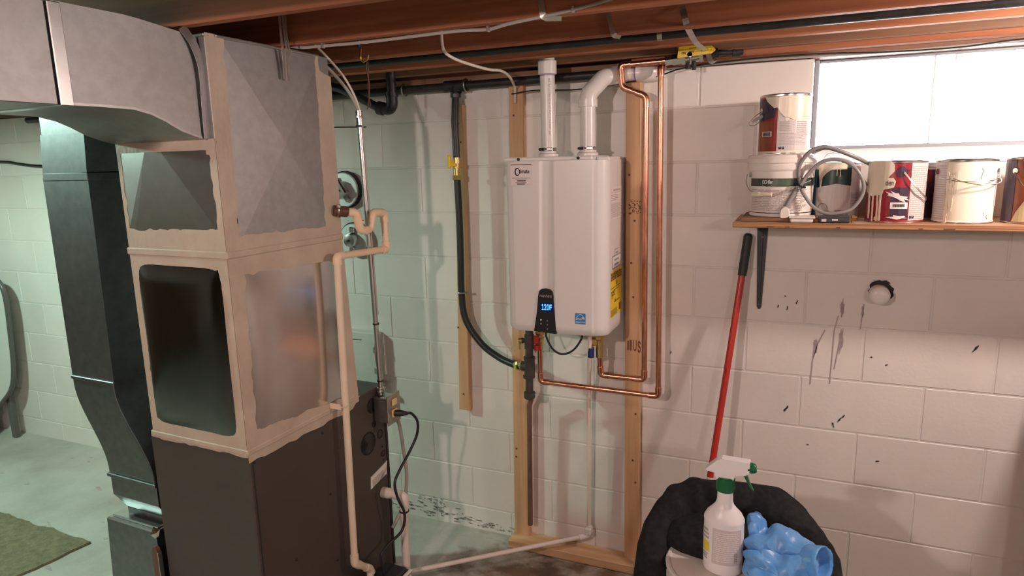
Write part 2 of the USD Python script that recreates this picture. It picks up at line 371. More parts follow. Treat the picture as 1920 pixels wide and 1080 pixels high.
# ------------------------------------------------------------------ the room
WX0, WX1, WY0 = -5.9, 2.3, -6.0
WIN_X0, WIN_X1, WIN_Z0, WALL_T = 0.035, 1.30, 1.728, 2.095
Z0, COURSE, BX0 = 1.948, .2032, -.35606
wb = Thing('wall_back', None, None, (0, 0, 0), kind='structure')
g = .0021
brng = np.random.default_rng(3)
for n in range(-1, 10):
    zt, zb = min(Z0 - n * COURSE, WALL_T) , max(Z0 - (n + 1) * COURSE, -.02)
    k0 = 0 if n % 2 else 1
    for k in range(k0 - 30, 16, 2):
        xa, xb = BX0 + k * COURSE, BX0 + (k + 2) * COURSE
        if xb < WX0 or xa > WX1: continue
        rects = [(max(xa, WX0), min(xb, WX1), zb, zt)]
        if zt > WIN_Z0 and xb > WIN_X0 and xa < WIN_X1:
            rects = []
            if xa < WIN_X0 - .02: rects.append((xa, WIN_X0, zb, zt))
            if xb > WIN_X1 + .02: rects.append((WIN_X1, xb, zb, zt))
            if zb < WIN_Z0 - .02: rects.append((max(xa, WIN_X0), min(xb, WIN_X1), zb, WIN_Z0))
        for x0, x1, z0, z1 in rects:
            dy = brng.normal(0, .0003)
            wb.add('block', box(x0 + g, x1 - g, dy, .19, z0 + g, z1 - g, 0.0032), 'wall_paint' if brng.random() < .55 else 'wall_paint_b')
wb.add('mortar', cat(box(WX0, WIN_X0 - .004, .0022, .186, -.02, WALL_T - .004), box(WIN_X1 + .004, WX1, .0022, .186, -.02, WALL_T - .004), box(WIN_X0 - .004, WIN_X1 + .004, .0022, .186, -.02, WIN_Z0 - .004)), 'mortar_paint')
# drips, scuffs and mildew on the paint
def streak(pts, w): return LineString(pts).buffer(w, cap_style=1)
drips = [affinity.scale(d_, .6, .9) for d_ in [blob(.175, 1.205, .010, .034, 1), streak([(.168, 1.19), (.152, 1.13), (.150, 1.0), (.147, .90)], .0022), blob(.243, 1.20, .008, .028, 3, rough=.5), streak([(.243, 1.19), (.238, 1.13)], .002),
         blob(.178, 1.085, .010, .045, 4, rough=.5), streak([(.176, 1.06), (.165, 1.0), (.160, .97)], .0025), blob(.092, 1.055, .010, .04, 5, rough=.5), streak([(.135, 1.13), (.10, 1.07), (.078, 1.0), (.072, .895)], .0025)]]
for d in drips: wb.add('drip_stain', on_front(flat(d, .0012), -.0008), 'stain_purple')
for i, (x, z, a, l) in enumerate([(.60, 1.09, 55, .022), (.005, .796, 60, .02), (.195, .775, 62, .016), (.172, .752, -70, .015), (.206, .79, 58, .012), (.09, .66, 0, .006), (-.02, 1.24, 0, .005), (.02, 1.22, 70, .012), (-.01, 1.195, 80, .010), (-.044, 1.20, 75, .010), (.332, 1.005, 40, .007), (.282, 1.03, 0, .005), (.33, .63, 20, .008), (-.44, .98, 80, .008)]):
    wb.add('scuff_mark', on_front(flat(affinity.rotate(blob(x, z, l * .7, max(.0022, l * .17), 20 + i, rough=.4), a), .0012), -.0008), 'scuff')
for i, (x, z, rx, rz) in enumerate([(-1.72, .055, .10, .035), (-1.52, .05, .12, .03), (-1.9, .04, .10, .03), (-1.30, .03, .10, .02), (-1.62, .10, .05, .02), (-2.2, .03, .2, .02), (-.9, .03, .08, .012)]):
    q = unary_union([blob(x + brng.normal(0, rx), z + brng.normal(0, rz * .5), rx * .13 * (.2 + brng.random()), rz * .14 * (.2 + brng.random()), 50 + 31 * i + j, n=10, rough=.6) for j in range(26)])
    wb.add('mildew_spot', on_front(flat(q, .0012), -.0006), 'mildew')
wl = Thing('wall_left', None, None, (WX0, 0, 0), kind='structure'); wl.add('wall_panel', box(WX0 - .15, WX0, WY0, .19, 0, 2.34), 'plain_wall')
wr = Thing('wall_right', None, None, (WX1, 0, 0), kind='structure'); wr.add('wall_panel', box(WX1, WX1 + .15, WY0, .19, 0, 2.34), 'plain_wall')
wf = Thing('wall_front', None, None, (0, WY0, 0), kind='structure'); wf.add('wall_panel', box(WX0, WX1, WY0 - .15, WY0, 0, 2.34), 'panelling')
fl = Thing('floor', None, None, (0, 0, 0), kind='structure')
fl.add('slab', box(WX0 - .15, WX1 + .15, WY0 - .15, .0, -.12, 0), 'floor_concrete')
fr_ = np.random.default_rng(12)
specks = unary_union([affinity.rotate(blob(-4.6 + 2.6 * fr_.random(), -1.3 + 1.2 * fr_.random(), .010 + .028 * fr_.random() ** 3, .004 + .006 * fr_.random(), 100 + i, 9, .6), fr_.uniform(-25, 25)) for i in range(55)])
fl.add('floor_speck', flat(specks, .0010), 'stain_purple', kind='stuff')
ce = Thing('ceiling', None, None, (0, 0, 2.14), kind='structure')
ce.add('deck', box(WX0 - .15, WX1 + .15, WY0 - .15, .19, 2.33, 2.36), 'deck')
JB = 2.14
joists = [-.865 + .378 * i for i in range(-15, 1)] + [-.51]
for i, yb in enumerate(joists):
    ce.add('joist', box(WX0, WX1, yb - .036, yb, JB, 2.33, .003), 'joist_wood' if i % 2 else 'joist_wood_b')
ce.add('joist', box(WX0, WX1, -.292, -.255, 2.132, 2.33, .003), 'joist_wood')
ce.add('rim_board', box(WX0, WX1, .12, .16, 2.13, 2.33), 'joist_wood_b')
tm = Thing('trim_1', None, None, (0, .05, 2.095), kind='structure')
tm.add('sill_plate', box(WX0, WX1, -.006, .15, 2.0955, 2.128, .002), 'joist_edge')
tm.add('sill_board', box(-.6, WX1, -.072, -.012, 2.112, 2.150, .003), 'joist_wood_b')
tm.add('ledger_strip', box(WX0, WX1, -.104, -.076, 2.130, 2.165, .002), 'joist_edge')

wi = Thing('window_1', None, None, (.66, .10, WIN_Z0), kind='structure')
wi.add('window_frame', cat(box(.0355, .052, .06, .15, 1.785, 2.094, .003), box(1.275, 1.2995, .06, .15, 1.785, 2.094, .003), box(.052, 1.275, .09, .15, 2.085, 2.0945, .003), box(.052, 1.275, .09, .15, 1.778, 1.7915, .003)), 'window_frame')
wi.add('mullion', box(.412, .418, .10, .135, 1.7915, 2.085, .002), 'sill_paint')
wi.add('pane', box(.052, .411, .118, .122, 1.7915, 2.085), 'glass'); wi.add('pane', box(.419, 1.275, .118, .122, 1.7915, 2.085), 'glass')
wi.add('sill', hull([(.036, .0, 1.7285), (1.299, .0, 1.7285), (.036, .185, 1.7285), (1.299, .185, 1.7285), (.036, .0, 1.734), (1.299, .0, 1.734), (.036, .095, 1.782), (1.299, .095, 1.782), (.036, .185, 1.778), (1.299, .185, 1.778)]), 'sill_paint')
wi.add('latch', box(.472, .492, .098, .116, 2.066, 2.090, .003), 'sill_paint')

# ------------------------------------------------------------------ studs that carry the heater
def nails(t, pts, Y, r=.0045):
    for x, z in pts: t.add('nail_hole', cyl((x, Y - .0012, z), (x, Y + .003, z), r, 8), 'knot')
def leaning(x0a, x1a, x0b, x1b, y0, y1, zb, zt):
    """x0a, x1a at the foot, x0b, x1b at the top"""
    P = []
    for z, a, b in ((zb, x0a, x1a), (zt, x0b, x1b)):
        for y in (y0, y1):
            e = .003; P += [(a + e, y, z), (b - e, y, z), (a, y + (e if y == y0 else -e), z), (b, y + (e if y == y0 else -e), z)]
    return hull(P)
t = Thing('wall_stud', 'bare wooden stud on the block wall, left of the water heater', 'stud', (-1.1, -.02, 0.042))
t.add('board', leaning(-1.142, -1.068, -1.120, -1.056, -.036, -.001, .042, 2.078), 'stud_wood')
nails(t, [(-1.122, .47), (-1.124, .43), (-1.09, 1.30), (-1.10, 1.95)], -.036)
t = Thing('wall_stud', 'bare wooden stud flat against the block wall, behind the tall copper pipes', 'stud', (-.585, -.02, 0.042))
t.add('board', leaning(-.618, -.553, -.628, -.570, -.036, -.001, .042, 2.070), 'stud_wood')
nails(t, [(-.59, 1.21), (-.60, 1.35), (-.612, 1.70), (-.585, .50), (-.575, .71), (-.572, .40), (-.588, 1.52)], -.036)
sr = np.random.default_rng(4)
st = unary_union([blob(-.614 + .05 * sr.random(), 1.548 + .052 * sr.random(), .003, .0022, 300 + i, 7) for i in range(42)] + [sbox(-.612, 1.545, -.602, 1.552), sbox(-.598, 1.553, -.588, 1.556)])
t.add('ink_stamp', on_front(flat(st, .0006), -.036), 'stamp_ink')
st = unary_union([sbox(-.6125, .985, -.607, 1.025), sbox(-.603, .985, -.595, 1.03)])
t.add('ink_stamp', on_front(flat(st, .0006), -.036), 'stamp_ink')
t.add('ink_stamp', on_front(cat(txt('U', .044, -.590, .985, bold=True, w=.014), txt('S', .046, -.571, .980, bold=True, w=.013)), -.036), 'stamp_ink')
t = Thing('wall_board', 'short bare wooden board on the block wall, behind the black gas hose', 'board', (-1.37, -.02, .622))
t.add('board', leaning(-1.412, -1.358, -1.378, -1.336, -.034, -.001, .622, 2.006), 'stud_wood')
nails(t, [(-1.385, .70), (-1.40, 1.02), (-1.352, 1.85), (-1.36, 1.93)], -.034)
t = Thing('floor_plate', 'wooden bottom plate on the concrete floor between the two studs', 'board', (-.85, -.05, 0))
t.add('board', box(-1.150, -.545, -.098, -.002, .0015, .0415, .003), 'plate_wood')

# ------------------------------------------------------------------ tankless water heater
HX0, HX1, HY0, HY1, HZ0, HZ1 = -1.039, -.636, -.283, -.037, 1.098, 1.774
t = Thing('water_heater', 'white tankless water heater with a lit blue display, hung on the studs', 'water heater', (-.84, -.16, HZ0))
def rounded_plan(x0, x1, y0, y1, rl, rr, n=8):
    P = [(x0, y1), (x0, y0 + rl)]
    for a in np.linspace(math.pi, 1.5 * math.pi, n): P.append((x0 + rl + rl * math.cos(a), y0 + rl + rl * math.sin(a)))
    for a in np.linspace(1.5 * math.pi, 2 * math.pi, n): P.append((x1 - rr + rr * math.cos(a), y0 + rr + rr * math.sin(a)))
    return P + [(x1, y1)]
# front cover: a shallow valley runs down its middle, bounded by two soft ridges
plan = Polygon(rounded_plan(HX0, HX1, HY0, HY1 - .012, .028, .050))
cover = trimesh.creation.extrude_polygon(plan, HZ1 - HZ0 - .02, engine='earcut'); cover.apply_translation([0, 0, HZ0 + .008])
def cover_loft():
    zs = np.linspace(HZ0, HZ1 - .012, 40); rings_ = []
    xs = np.concatenate([np.linspace(HX0 + .028, HX1 - .050, 90)])
    for z in zs:
        s = (z - HZ0) / (HZ1 - HZ0); e = min(1, (z - HZ0) / .022); ins = .014 * (1 - math.sqrt(max(0, 1 - (1 - e) ** 2)))
        xl, xr = -.905 + .012 * s, -.843 - .0 * s
        base = rounded_plan(HX0 + ins * .4, HX1 - ins * .4, HY0 + ins, HY1 - .012, .028, .050, 10)
        P = [(x, y) for x, y in base[:12]]
        for x in xs[1:-1]:
            d = 0.0
            a = np.clip((x - (xl - .002)) / .011, 0, 1); b = np.clip(((xr + .006) - x) / .016, 0, 1)
            d = .0085 * min(a * a * (3 - 2 * a), b * b * (3 - 2 * b)) * (.55 + .45 * (1 - s))
            bow = .006 * (1 - ((x - (HX0 + HX1) / 2) / ((HX1 - HX0) / 2)) ** 2)
            P.append((x, HY0 + ins + d - bow))
        P += base[12:]
        rings_.append([(x, y, z) for x, y in P])
    n = len(rings_[0]); V = np.array(rings_).reshape(-1, 3); Fs = []
    for i in range(len(zs) - 1):
        for j in range(n):
            q = (i * n + j, i * n + (j + 1) % n, (i + 1) * n + (j + 1) % n, (i + 1) * n + j); Fs += [(q[0], q[1], q[2]), (q[0], q[2], q[3])]
    m = trimesh.Trimesh(V, Fs, process=False)
    capb = trimesh.creation.triangulate_polygon(Polygon([p[:2] for p in rings_[0]]), engine='earcut'); capt = trimesh.creation.triangulate_polygon(Polygon([p[:2] for p in rings_[-1]]), engine='earcut')
    vb = np.c_[capb[0], np.full(len(capb[0]), zs[0])]; vt = np.c_[capt[0], np.full(len(capt[0]), zs[-1])]
    m = cat(m, trimesh.Trimesh(vb, capb[1][:, ::-1], process=False), trimesh.Trimesh(vt, capt[1], process=False))
    return trimesh.Trimesh(m.vertices, m.faces, process=True)
t.add('front_cover', cover_loft(), 'heater_white', smooth=32)
t.add('back_frame', box(HX0 + .004, HX1 - .002, HY1 - .012, HY1 + .0, HZ0 + .004, HZ1 - .004, .002), 'heater_edge')
t.add('top_panel', cat(box(HX0 - .003, -.690, HY0 - .004, HY1 - .004, HZ1 - .012, HZ1 + .004, .004), box(-.690, HX1 - .004, HY0 + .05, HY1 - .004, HZ1 - .012, HZ1 - .001, .002)), 'heater_white')
for x in (-.978, -.742): t.add('screw', cyl((x, HY0 - .009, HZ1 - .004), (x, HY0 + .01, HZ1 - .004), .0055, 12), 'ink')
Yf = HY0 - .004
pan = Polygon([(-.926, 1.104), (-.834, 1.099), (-.838, 1.16), (-.845, 1.25), (-.849, 1.266), (-.858, 1.274), (-.876, 1.2775), (-.893, 1.274), (-.902, 1.266), (-.906, 1.25), (-.913, 1.18)])
cp = t.add('control_panel', on_front(flat(pan, .012), HY0 + .004), 'panel_black')
Yp = HY0 - .0083
t.add('display_backlight', on_front(flat(sbox(-.893, 1.192, -.850, 1.216).buffer(.004), .0006), Yp), 'lcd_glow', parent=cp)
t.add('display_digits', on_front(cat(txt('120', .0225, -.8935, 1.193, bold=True, w=.030), txt('F', .0205, -.861, 1.1945, bold=True, w=.010)), Yp - .0007), 'lcd_blue', parent=cp)
t.add('panel_lettering', on_front(txt('navien', .0115, -.900, 1.243, w=.048), Yp), 'ink_light', parent=cp)
for x, z, m in ((-.896, 1.152, 'led_white'), (-.896, 1.136, 'ink_light'), (-.870, 1.150, 'ink_grey'), (-.870, 1.134, 'ink_grey'), (-.870, 1.117, 'ink_grey')):
    t.add('button', on_front(flat(Point(x, z).buffer(.0026), .0008), Yp), m, parent=cp)
# stickers
lg = t.add('installer_sticker', on_front(flat(sbox(-1.012, 1.672, -.922, 1.758), .0006), HY0 - .0052), 'label_pink')
YY = HY0 - .0059
ringp = affinity.scale(Point(-.984, 1.7235).buffer(1), .0105, .0155).difference(affinity.scale(Point(-.983, 1.7235).buffer(1), .0070, .0115))
t.add('sticker_print', on_front(cat(flat(ringp, .0006), flat(sbox(-1.010, 1.7490, -.926, 1.7515), .0006), txt('limate', .0125, -.9755, 1.7185, bold=True, w=.040), flat(bars(-.985, -.95, 1.688, 1.692, 1, 3, .9, .1), .0006), flat(bars(-.985, -.95, 1.676, 1.680, 1, 5, .9, .1), .0006)), YY), 'ink', parent=lg)
t.add('sticker_small_print', on_front(flat(unary_union([bars(-1.006, -.928, 1.699, 1.7015, 1, 8, .9, .1), bars(-.992, -.94, 1.6945, 1.6965, 1, 9, .9, .1), bars(-.992, -.942, 1.682, 1.6845, 1, 9, .9, .1)]), .0006), YY), 'ink_grey', parent=lg)
es = t.add('efficiency_sticker', on_front(flat(sbox(-.757, 1.146, -.716, 1.188), .0008), HY0 - .0052), 'label_blue')
sw = unary_union([LineString([(-.753 + .034 * u, 1.168 + .016 * math.sin(math.pi * u)) for u in np.linspace(0, 1, 14)]).buffer(.0008), LineString([(-.753, 1.1625), (-.744, 1.166), (-.737, 1.163), (-.727, 1.168), (-.7205, 1.166)]).buffer(.0013)])
star = Polygon([(-.7265 + r * math.sin(i * math.pi / 5), 1.1705 + r * math.cos(i * math.pi / 5)) for i, r in enumerate([.0055, .0024] * 5)])
t.add('sticker_print', on_front(cat(flat(unary_union([sw, star]), .0006), txt('energy', .0060, -.752, 1.1645, w=.022), txt('ENERGY STAR', .0045, -.7545, 1.1510, bold=True, w=.036)), HY0 - .0061), 'label_white', parent=es)
X = HX1
rl = t.add('rating_label', on_right(flat(sbox(-.228, 1.540, -.050, 1.660), .0007), X), 'label_pink')
t.add('label_print', on_right(flat(unary_union([bars(-.222, -.055, 1.545, 1.600, 12, 1, .45), bars(-.19, -.08, 1.645, 1.652, 1, 2, .9), bars(-.222, -.12, 1.61, 1.635, 4, 4, .4), sbox(-.222, 1.6385, -.055, 1.640)]), .0004), X + .0008), 'ink_light', parent=rl)
sq = t.add('warning_label', on_right(flat(sbox(-.195, 1.352, -.075, 1.392).buffer(.006), .0007), X), 'ink_grey')
t.add('label_face', on_right(flat(sbox(-.192, 1.355, -.078, 1.389).buffer(.004), .0005), X + .0007), 'label_white', parent=sq)
t.add('label_print', on_right(flat(unary_union([bars(-.17, -.10, 1.376, 1.384, 2, 1, .8, .1), bars(-.17, -.10, 1.358, 1.366, 2, 2, .8, .1)]), .0004), X + .0012), 'ink_grey', parent=sq)
t.add('certification_mark', on_right(flat(unary_union([bars(-.165, -.10, 1.418, 1.4215, 1, 3, .9, .1), bars(-.15, -.11, 1.402, 1.411, 2, 4, .8, .1), sbox(-.168, 1.397, -.166, 1.4195)]), .0005), X), 'ink_grey')
eg = t.add('energy_guide_label', on_right(flat(sbox(-.224, 1.158, -.050, 1.338), .0008), X), 'label_yellow')
t.add('label_print', on_right(cat(txt('ENERGYGUIDE', .0245, -.219, 1.304, bold=True, w=.162), flat(Polygon([(-.137, 1.294), (-.127, 1.294), (-.127, 1.286), (-.123, 1.286), (-.132, 1.277), (-.141, 1.286), (-.137, 1.286)]), .0005),
      flat(unary_union([bars(-.218, -.06, 1.330, 1.333, 1, 1, .9), bars(-.18, -.10, 1.262, 1.265, 1, 2, .9), bars(-.17, -.09, 1.213, 1.220, 2, 3, .6), Point(-.155, 1.222).buffer(.005), Point(-.205, 1.236).buffer(.004), sbox(-.095, 1.168, -.068, 1.197)]), .0005),
      txt('$152', .018, -.214, 1.243, bold=True, w=.056)), X + .0009), 'ink_dark_red', parent=eg)
t.add('label_small_print', on_right(flat(unary_union([bars(-.22, -.11, 1.163, 1.19, 8, 6, .4), bars(-.22, -.06, 1.272, 1.275, 1, 8, .9)]), .0004), X + .0009), 'ink_dark_red', parent=eg, kind='stuff')
# ports underneath and collars on top
for nm, x, y, r, m in (('port', -.9985, -.16, .022, 'black_iron'), ('port', -.966, -.125, .016, 'brass'), ('port', -.705, -.13, .017, 'rubber'), ('port', -.739, -.15, .012, 'rubber'), ('cable_gland', -.926, -.16, .009, 'rubber'), ('cable_gland', -.768, -.16, .009, 'rubber')):
    t.add(nm, cyl((x, y, HZ0 - .022), (x, y, HZ0 + .004), r, 18), m)
for x in (-.902, -.744): t.add('flue_collar', lathe([(0, 0), (.040, 0), (.040, .010), (.033, .016), (.033, .022), (0, .022)], (x, -.16, HZ1 + .003)), 'pvc')
solo('power_cord', tube(spline([(-.926, -.16, 1.078), (-.922, -.16, 1.045), (-.895, -.162, .998), (-.853, -.165, .981), (-.808, -.162, 1.0), (-.775, -.16, 1.045), (-.768, -.16, 1.078)], 10), .0042, 10), 'rubber', 'thin black cable hanging in a loop under the white water heater', 'cable', smooth=True)

# ------------------------------------------------------------------ vent pipes
def clamp(t, x, y, z, r):
    c = t.add('hose_clamp', lathe([(r, 0), (r + .003, .001), (r + .003, .013), (r, .014), (r, 0)], (x, y, z)), 'steel', smooth=30)
    t.add('clamp_screw', cat(box(x + .004, x + .030, y - r - .010, y - r + .002, z + .001, z + .013, .002), cyl((x - .004, y - r - .005, z + .007), (x + .036, y - r - .005, z + .007), .0045, 10)), 'steel', parent=c)
    t.add('clamp_screw', box(x - .030, x - .012, y - r - .006, y - r + .004, z + .002, z + .012, .002), 'ink', parent=c)
VY = -.16; zc = HZ1 + .024
t = Thing('vent_pipe', 'straight white plastic vent pipe rising from the left of the water heater', 'pipe', (-.902, VY, zc))
t.add('pipe', cyl((-.9025, VY, zc), (-.905, VY, 2.25), .0285, 32), 'pvc', smooth=40)
clamp(t, -.9025, VY, zc + .001, .0288)
t.add('coupling', lathe([(.0287, 0), (.0355, .002), (.0355, .05), (.0287, .052), (.0287, 0)], (-.904, VY, 2.086)), 'pvc', smooth=30)
t.add('primer_ring', lathe([(.0286, 0), (.0292, .0005), (.0292, .005), (.0286, .0055), (.0286, 0)], (-.904, VY, 2.081)), 'pvc_purple')
t.add('pipe_lettering', bend(tr(txt('ASTM D1785 SCH 40 PVC 2 IN NSF-pw', .008, 0, 0, d=.0005, w=.21), np.array([[0, 1, 0, 0], [-1, 0, 0, 0], [0, 0, 1, 0], [0, 0, 0, 1.]])), (-.9035, VY, 2.07), .0286, .45), 'ink_grey')
t = Thing('vent_pipe', 'white plastic vent pipe with a bent elbow at the right of the water heater', 'pipe', (-.744, VY, zc))
t.add('pipe', cyl((-.744, VY, zc), (-.7425, VY, 1.975), .0285, 32), 'pvc', smooth=40)
clamp(t, -.744, VY, zc + .001, .0288)
VB = -.046
el = fillet([(-.7425, VY, 1.962), (-.7418, VY, 2.005), (-.700, -.096, 2.068), (-.655, VB - .004, 2.0805)], .05, 12)
t.add('elbow', tube(el, .0325, 28), 'pvc', smooth=40)
t.add('elbow_rim', cyl((-.7427, VY, 1.957), (-.7424, VY, 1.985), .0355, 28), 'pvc', smooth=40)
t.add('elbow_rim', cyl((-.676, VB - .010, 2.0785), (-.652, VB - .003, 2.081), .0350, 28), 'pvc', smooth=40)
t.add('pipe', cyl((-.655, VB, 2.081), (-.575, VB, 2.083), .0285, 28), 'pvc', smooth=40)
t.add('primer_ring', cyl((-.590, VB, 2.0826), (-.583, VB, 2.0828), .0292, 28), 'pvc_purple')
t.add('coupling', tube([(-.583, VB, 2.083), (-.560, VB, 2.083), (-.535, VB + .004, 2.0845), (-.512, VB + .03, 2.087), (-.503, VB + .09, 2.09)], [.0345, .035, .0355, .034, .030], 28), 'pvc', smooth=40)

# ------------------------------------------------------------------ copper lines
def copper(t, P, r=.0108, joint=.0132, jl=.024):
    P = [np.array(p, float) for p in P]
    for i, (a, b) in enumerate(zip(P[:-1], P[1:])):
        d = (b - a) / np.linalg.norm(b - a); l = min(.022, np.linalg.norm(b - a) * .3)
        t.add('pipe', cyl(a + (d * l if i else 0), b - (d * l if i < len(P) - 2 else 0), r, 18), 'copper', smooth=50)
    for a, b, c in zip(P[:-2], P[1:-1], P[2:]):
        u = (a - b) / np.linalg.norm(a - b); v = (c - b) / np.linalg.norm(c - b); d = .036; k = min(d, np.linalg.norm(a - b) * .48); l = min(d, np.linalg.norm(c - b) * .48)
        t.add('elbow', tube(fillet([b + u * k, b, b + v * l], .027, 8), joint, 18), 'copper', smooth=50)
        for q, w, s in ((b + u * k, u, k), (b + v * l, v, l)): t.add('solder_ring', tube([q - w * .002, q + w * .004], joint * .97, 16), 'copper_joint', smooth=40)
t = Thing('hot_water_pipe', 'outer copper pipe loop, crossing low under the water heater and rising at the right', 'pipe', (-.7, -.11, .82))
copper(t, [(-.966, -.125, .995), (-.968, -.118, .836), (-.470, -.10, .823), (-.4835, -.10, 2.098), (-.4830, -.02, 2.106)])
t.add('union_nut', lathe([(0, 0), (.019, 0), (.021, .004), (.021, .018), (.017, .022), (0, .022)], (-.966, -.125, 1.045), 6), 'brass')
t.add('valve_body', cat(cyl((-.966, -.125, .985), (-.966, -.125, 1.078), .0145, 16), box(-.982, -.950, -.142, -.108, 1.0, 1.035, .005)), 'brass', smooth=40)
t.add('valve_cap', cyl((-.9675, -.15, .985), (-.9675, -.15, 1.005), .015, 14), 'red_plastic', label='red plastic valve cap')
t.add('lever', box(-.981, -.959, -.166, -.150, 1.012, 1.048, .005), 'red_plastic', label='red valve lever')
t = Thing('cold_water_pipe', 'inner copper pipe with a jog near the ceiling, joined to the yellow lever valve', 'pipe', (-.55, -.1, .88))
copper(t, [(-.705, -.13, .99), (-.706, -.112, .892), (-.528, -.10, .886), (-.5355, -.10, 1.990), (-.626, -.10, 2.028), (-.634, -.10, 2.108), (-.462, -.10, 2.110)])
t.add('union_nut', lathe([(0, 0), (.019, 0), (.021, .004), (.021, .018), (.017, .022), (0, .022)], (-.705, -.13, 1.045), 6), 'brass')
t.add('valve_body', cat(cyl((-.705, -.13, .972), (-.705, -.13, 1.078), .015, 16), box(-.744, -.705, -.142, -.116, 1.02, 1.052, .005)), 'brass', smooth=40)
t.add('drain_cap', cyl((-.738, -.14, .972), (-.738, -.14, 1.012), .0135, 14), 'blue_plastic', label='dark blue drain cap')
t.add('drain_stub', cyl((-.738, -.14, 1.012), (-.738, -.14, 1.03), .009, 12), 'brass')
t.add('fitting', cat(cyl((-.466, -.10, 2.110), (-.440, -.10, 2.112), .017, 8), cyl((-.442, -.10, 2.112), (-.405, -.10, 2.114), .0205, 6)), 'steel')
t = Thing('ball_valve', 'ball valve with a yellow lever below the ceiling joists', 'valve', (-.38, -.10, 2.115))
t.add('body', cat(cyl((-.405, -.10, 2.114), (-.335, -.10, 2.120), .0195, 16), cyl((-.408, -.10, 2.114), (-.394, -.10, 2.115), .024, 6), cyl((-.346, -.10, 2.119), (-.332, -.10, 2.12), .024, 6)), 'steel', smooth=30)
t.add('stem', cat(cyl((-.372, -.16, 2.118), (-.372, -.10, 2.118), .009, 12), cyl((-.374, -.128, 2.088), (-.374, -.128, 2.15), .004, 8)), 'steel')
lv = t.add('lever', on_front(flat(Polygon([(-.412, 2.112), (-.300, 2.119), (-.289, 2.128), (-.298, 2.138), (-.335, 2.140), (-.337, 2.149), (-.408, 2.143)]).buffer(.003), .010), -.150), 'yellow_plastic', smooth=30, label='yellow lever')
t.add('lever_lettering', on_front(cat(txt('ON', .007, -.400, 2.120, bold=True), txt('OFF', .007, -.375, 2.122, bold=True), txt('125', .006, -.335, 2.126, bold=True), flat(sbox(-.375, 2.137, -.350, 2.1395), .0006)), -.1602), 'ink', parent=lv)
t.add('drain_cock', cat(cyl((-.385, -.10, 2.076), (-.385, -.10, 2.112), .010, 10), cyl((-.365, -.10, 2.072), (-.365, -.10, 2.108), .008, 10)), 'black_iron')
solo('branch_pipe', cat(tube([(-.336, -.10, 2.120), (-.27, -.10, 2.124), (-.20, -.085, 2.122)], .011, 12, fr=.03), cyl((-.300, -.10, 2.122), (-.282, -.10, 2.123), .018, 12), cyl((-.235, -.09, 2.123), (-.21, -.085, 2.122), .016, 12)), 'black_iron', 'short black iron pipe running on from the yellow lever valve', 'pipe', smooth=40)

# ------------------------------------------------------------------ gas line
GY = -.085
t = Thing('gas_main', 'black iron gas pipe along the top of the block wall', 'pipe', (-1.3, -.06, 2.09))
t.add('pipe', cyl((-4.2, -.055, 2.066), (-.56, -.055, 2.086), .017, 16), 'black_iron', smooth=40)
t.add('tee', cat(cyl((-1.405, -.055, 2.082), (-1.300, -.055, 2.082), .024, 16), cyl((-1.352, -.06, 2.055), (-1.352, -.055, 2.082), .024, 16)), 'black_iron', smooth=40)
t.add('pipe_hanger', ring((-1.305, -.055, 2.083), (1, 0, 0), .026, .003), 'strap_metal')
t.add('pipe_hanger', ring((-1.608, -.055, 2.08), (1, 0, 0), .026, .003), 'strap_metal')
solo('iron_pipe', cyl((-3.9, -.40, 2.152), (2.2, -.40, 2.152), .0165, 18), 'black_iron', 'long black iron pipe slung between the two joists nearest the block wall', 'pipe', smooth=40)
t = Thing('gas_drop', 'black gas pipe and hose with a yellow valve, curving down to the heater', 'pipe', (-1.35, GY, .9))
t.add('pipe', tube([(-1.3535, -.06, 2.06), (-1.3500, GY, 1.93), (-1.3480, GY, 1.78)], .0155, 16), 'black_iron', smooth=40)
t.add('pipe_collar', cyl((-1.3535, -.06, 2.035), (-1.353, -.06, 2.050), .023, 12), 'black_iron')
t.add('valve', cat(cyl((-1.349, GY, 1.700), (-1.348, GY, 1.785), .016, 14), lathe([(0, 0), (.022, 0), (.022, .02), (0, .02)], (-1.349, GY, 1.690), 6), lathe([(0, 0), (.020, 0), (.020, .02), (0, .02)], (-1.348, GY, 1.74), 8)), 'brass', smooth=30)
t.add('valve_lever', cat(box(-1.376, -1.362, GY - .036, GY - .022, 1.740, 1.795, .004), cyl((-1.369, GY - .03, 1.765), (-1.35, GY, 1.765), .006, 8), box(-1.366, -1.338, GY - .034, GY - .026, 1.748, 1.762, .003)), 'yellow_plastic', label='small yellow lever')
hose = spline([(-1.349, GY, 1.695), (-1.346, GY, 1.54), (-1.3465, GY, 1.36), (-1.349, GY, 1.20), (-1.3335, GY, 1.075), (-1.262, GY, .972), (-1.170, -.105, .922), (-1.085, -.135, .905), (-1.045, -.155, .908)], 10)
t.add('hose', tube(hose, .0150, 16), 'rubber', smooth=50)
t.add('hose_strap', cat(ring((-1.349, GY, 1.196), (0, 0, 1), .0165, .003), box(-1.330, -1.312, GY, GY + .004, 1.191, 1.201, .001)), 'strap_metal')
t.add('hose_fitting', cat(cyl((-1.072, -.142, .906), (-1.030, -.158, .912), .0165, 14), cyl((-1.06, -.147, .907), (-1.052, -.150, .908), .020, 6)), 'brass')
t.add('hose_tag', box(-1.066, -1.058, -.171, -.160, .893, .915, .002), 'green_tag', label='green tag')
t = Thing('gas_fitting', 'dark iron gas tee and drip leg under the left of the water heater', 'pipe', (-1.0, -.16, .77))
t.add('pipe', tube([(-.9985, -.16, 1.075), (-1.000, -.16, .99), (-1.003, -.16, .80)], .0165, 16), 'iron_grey', smooth=40)
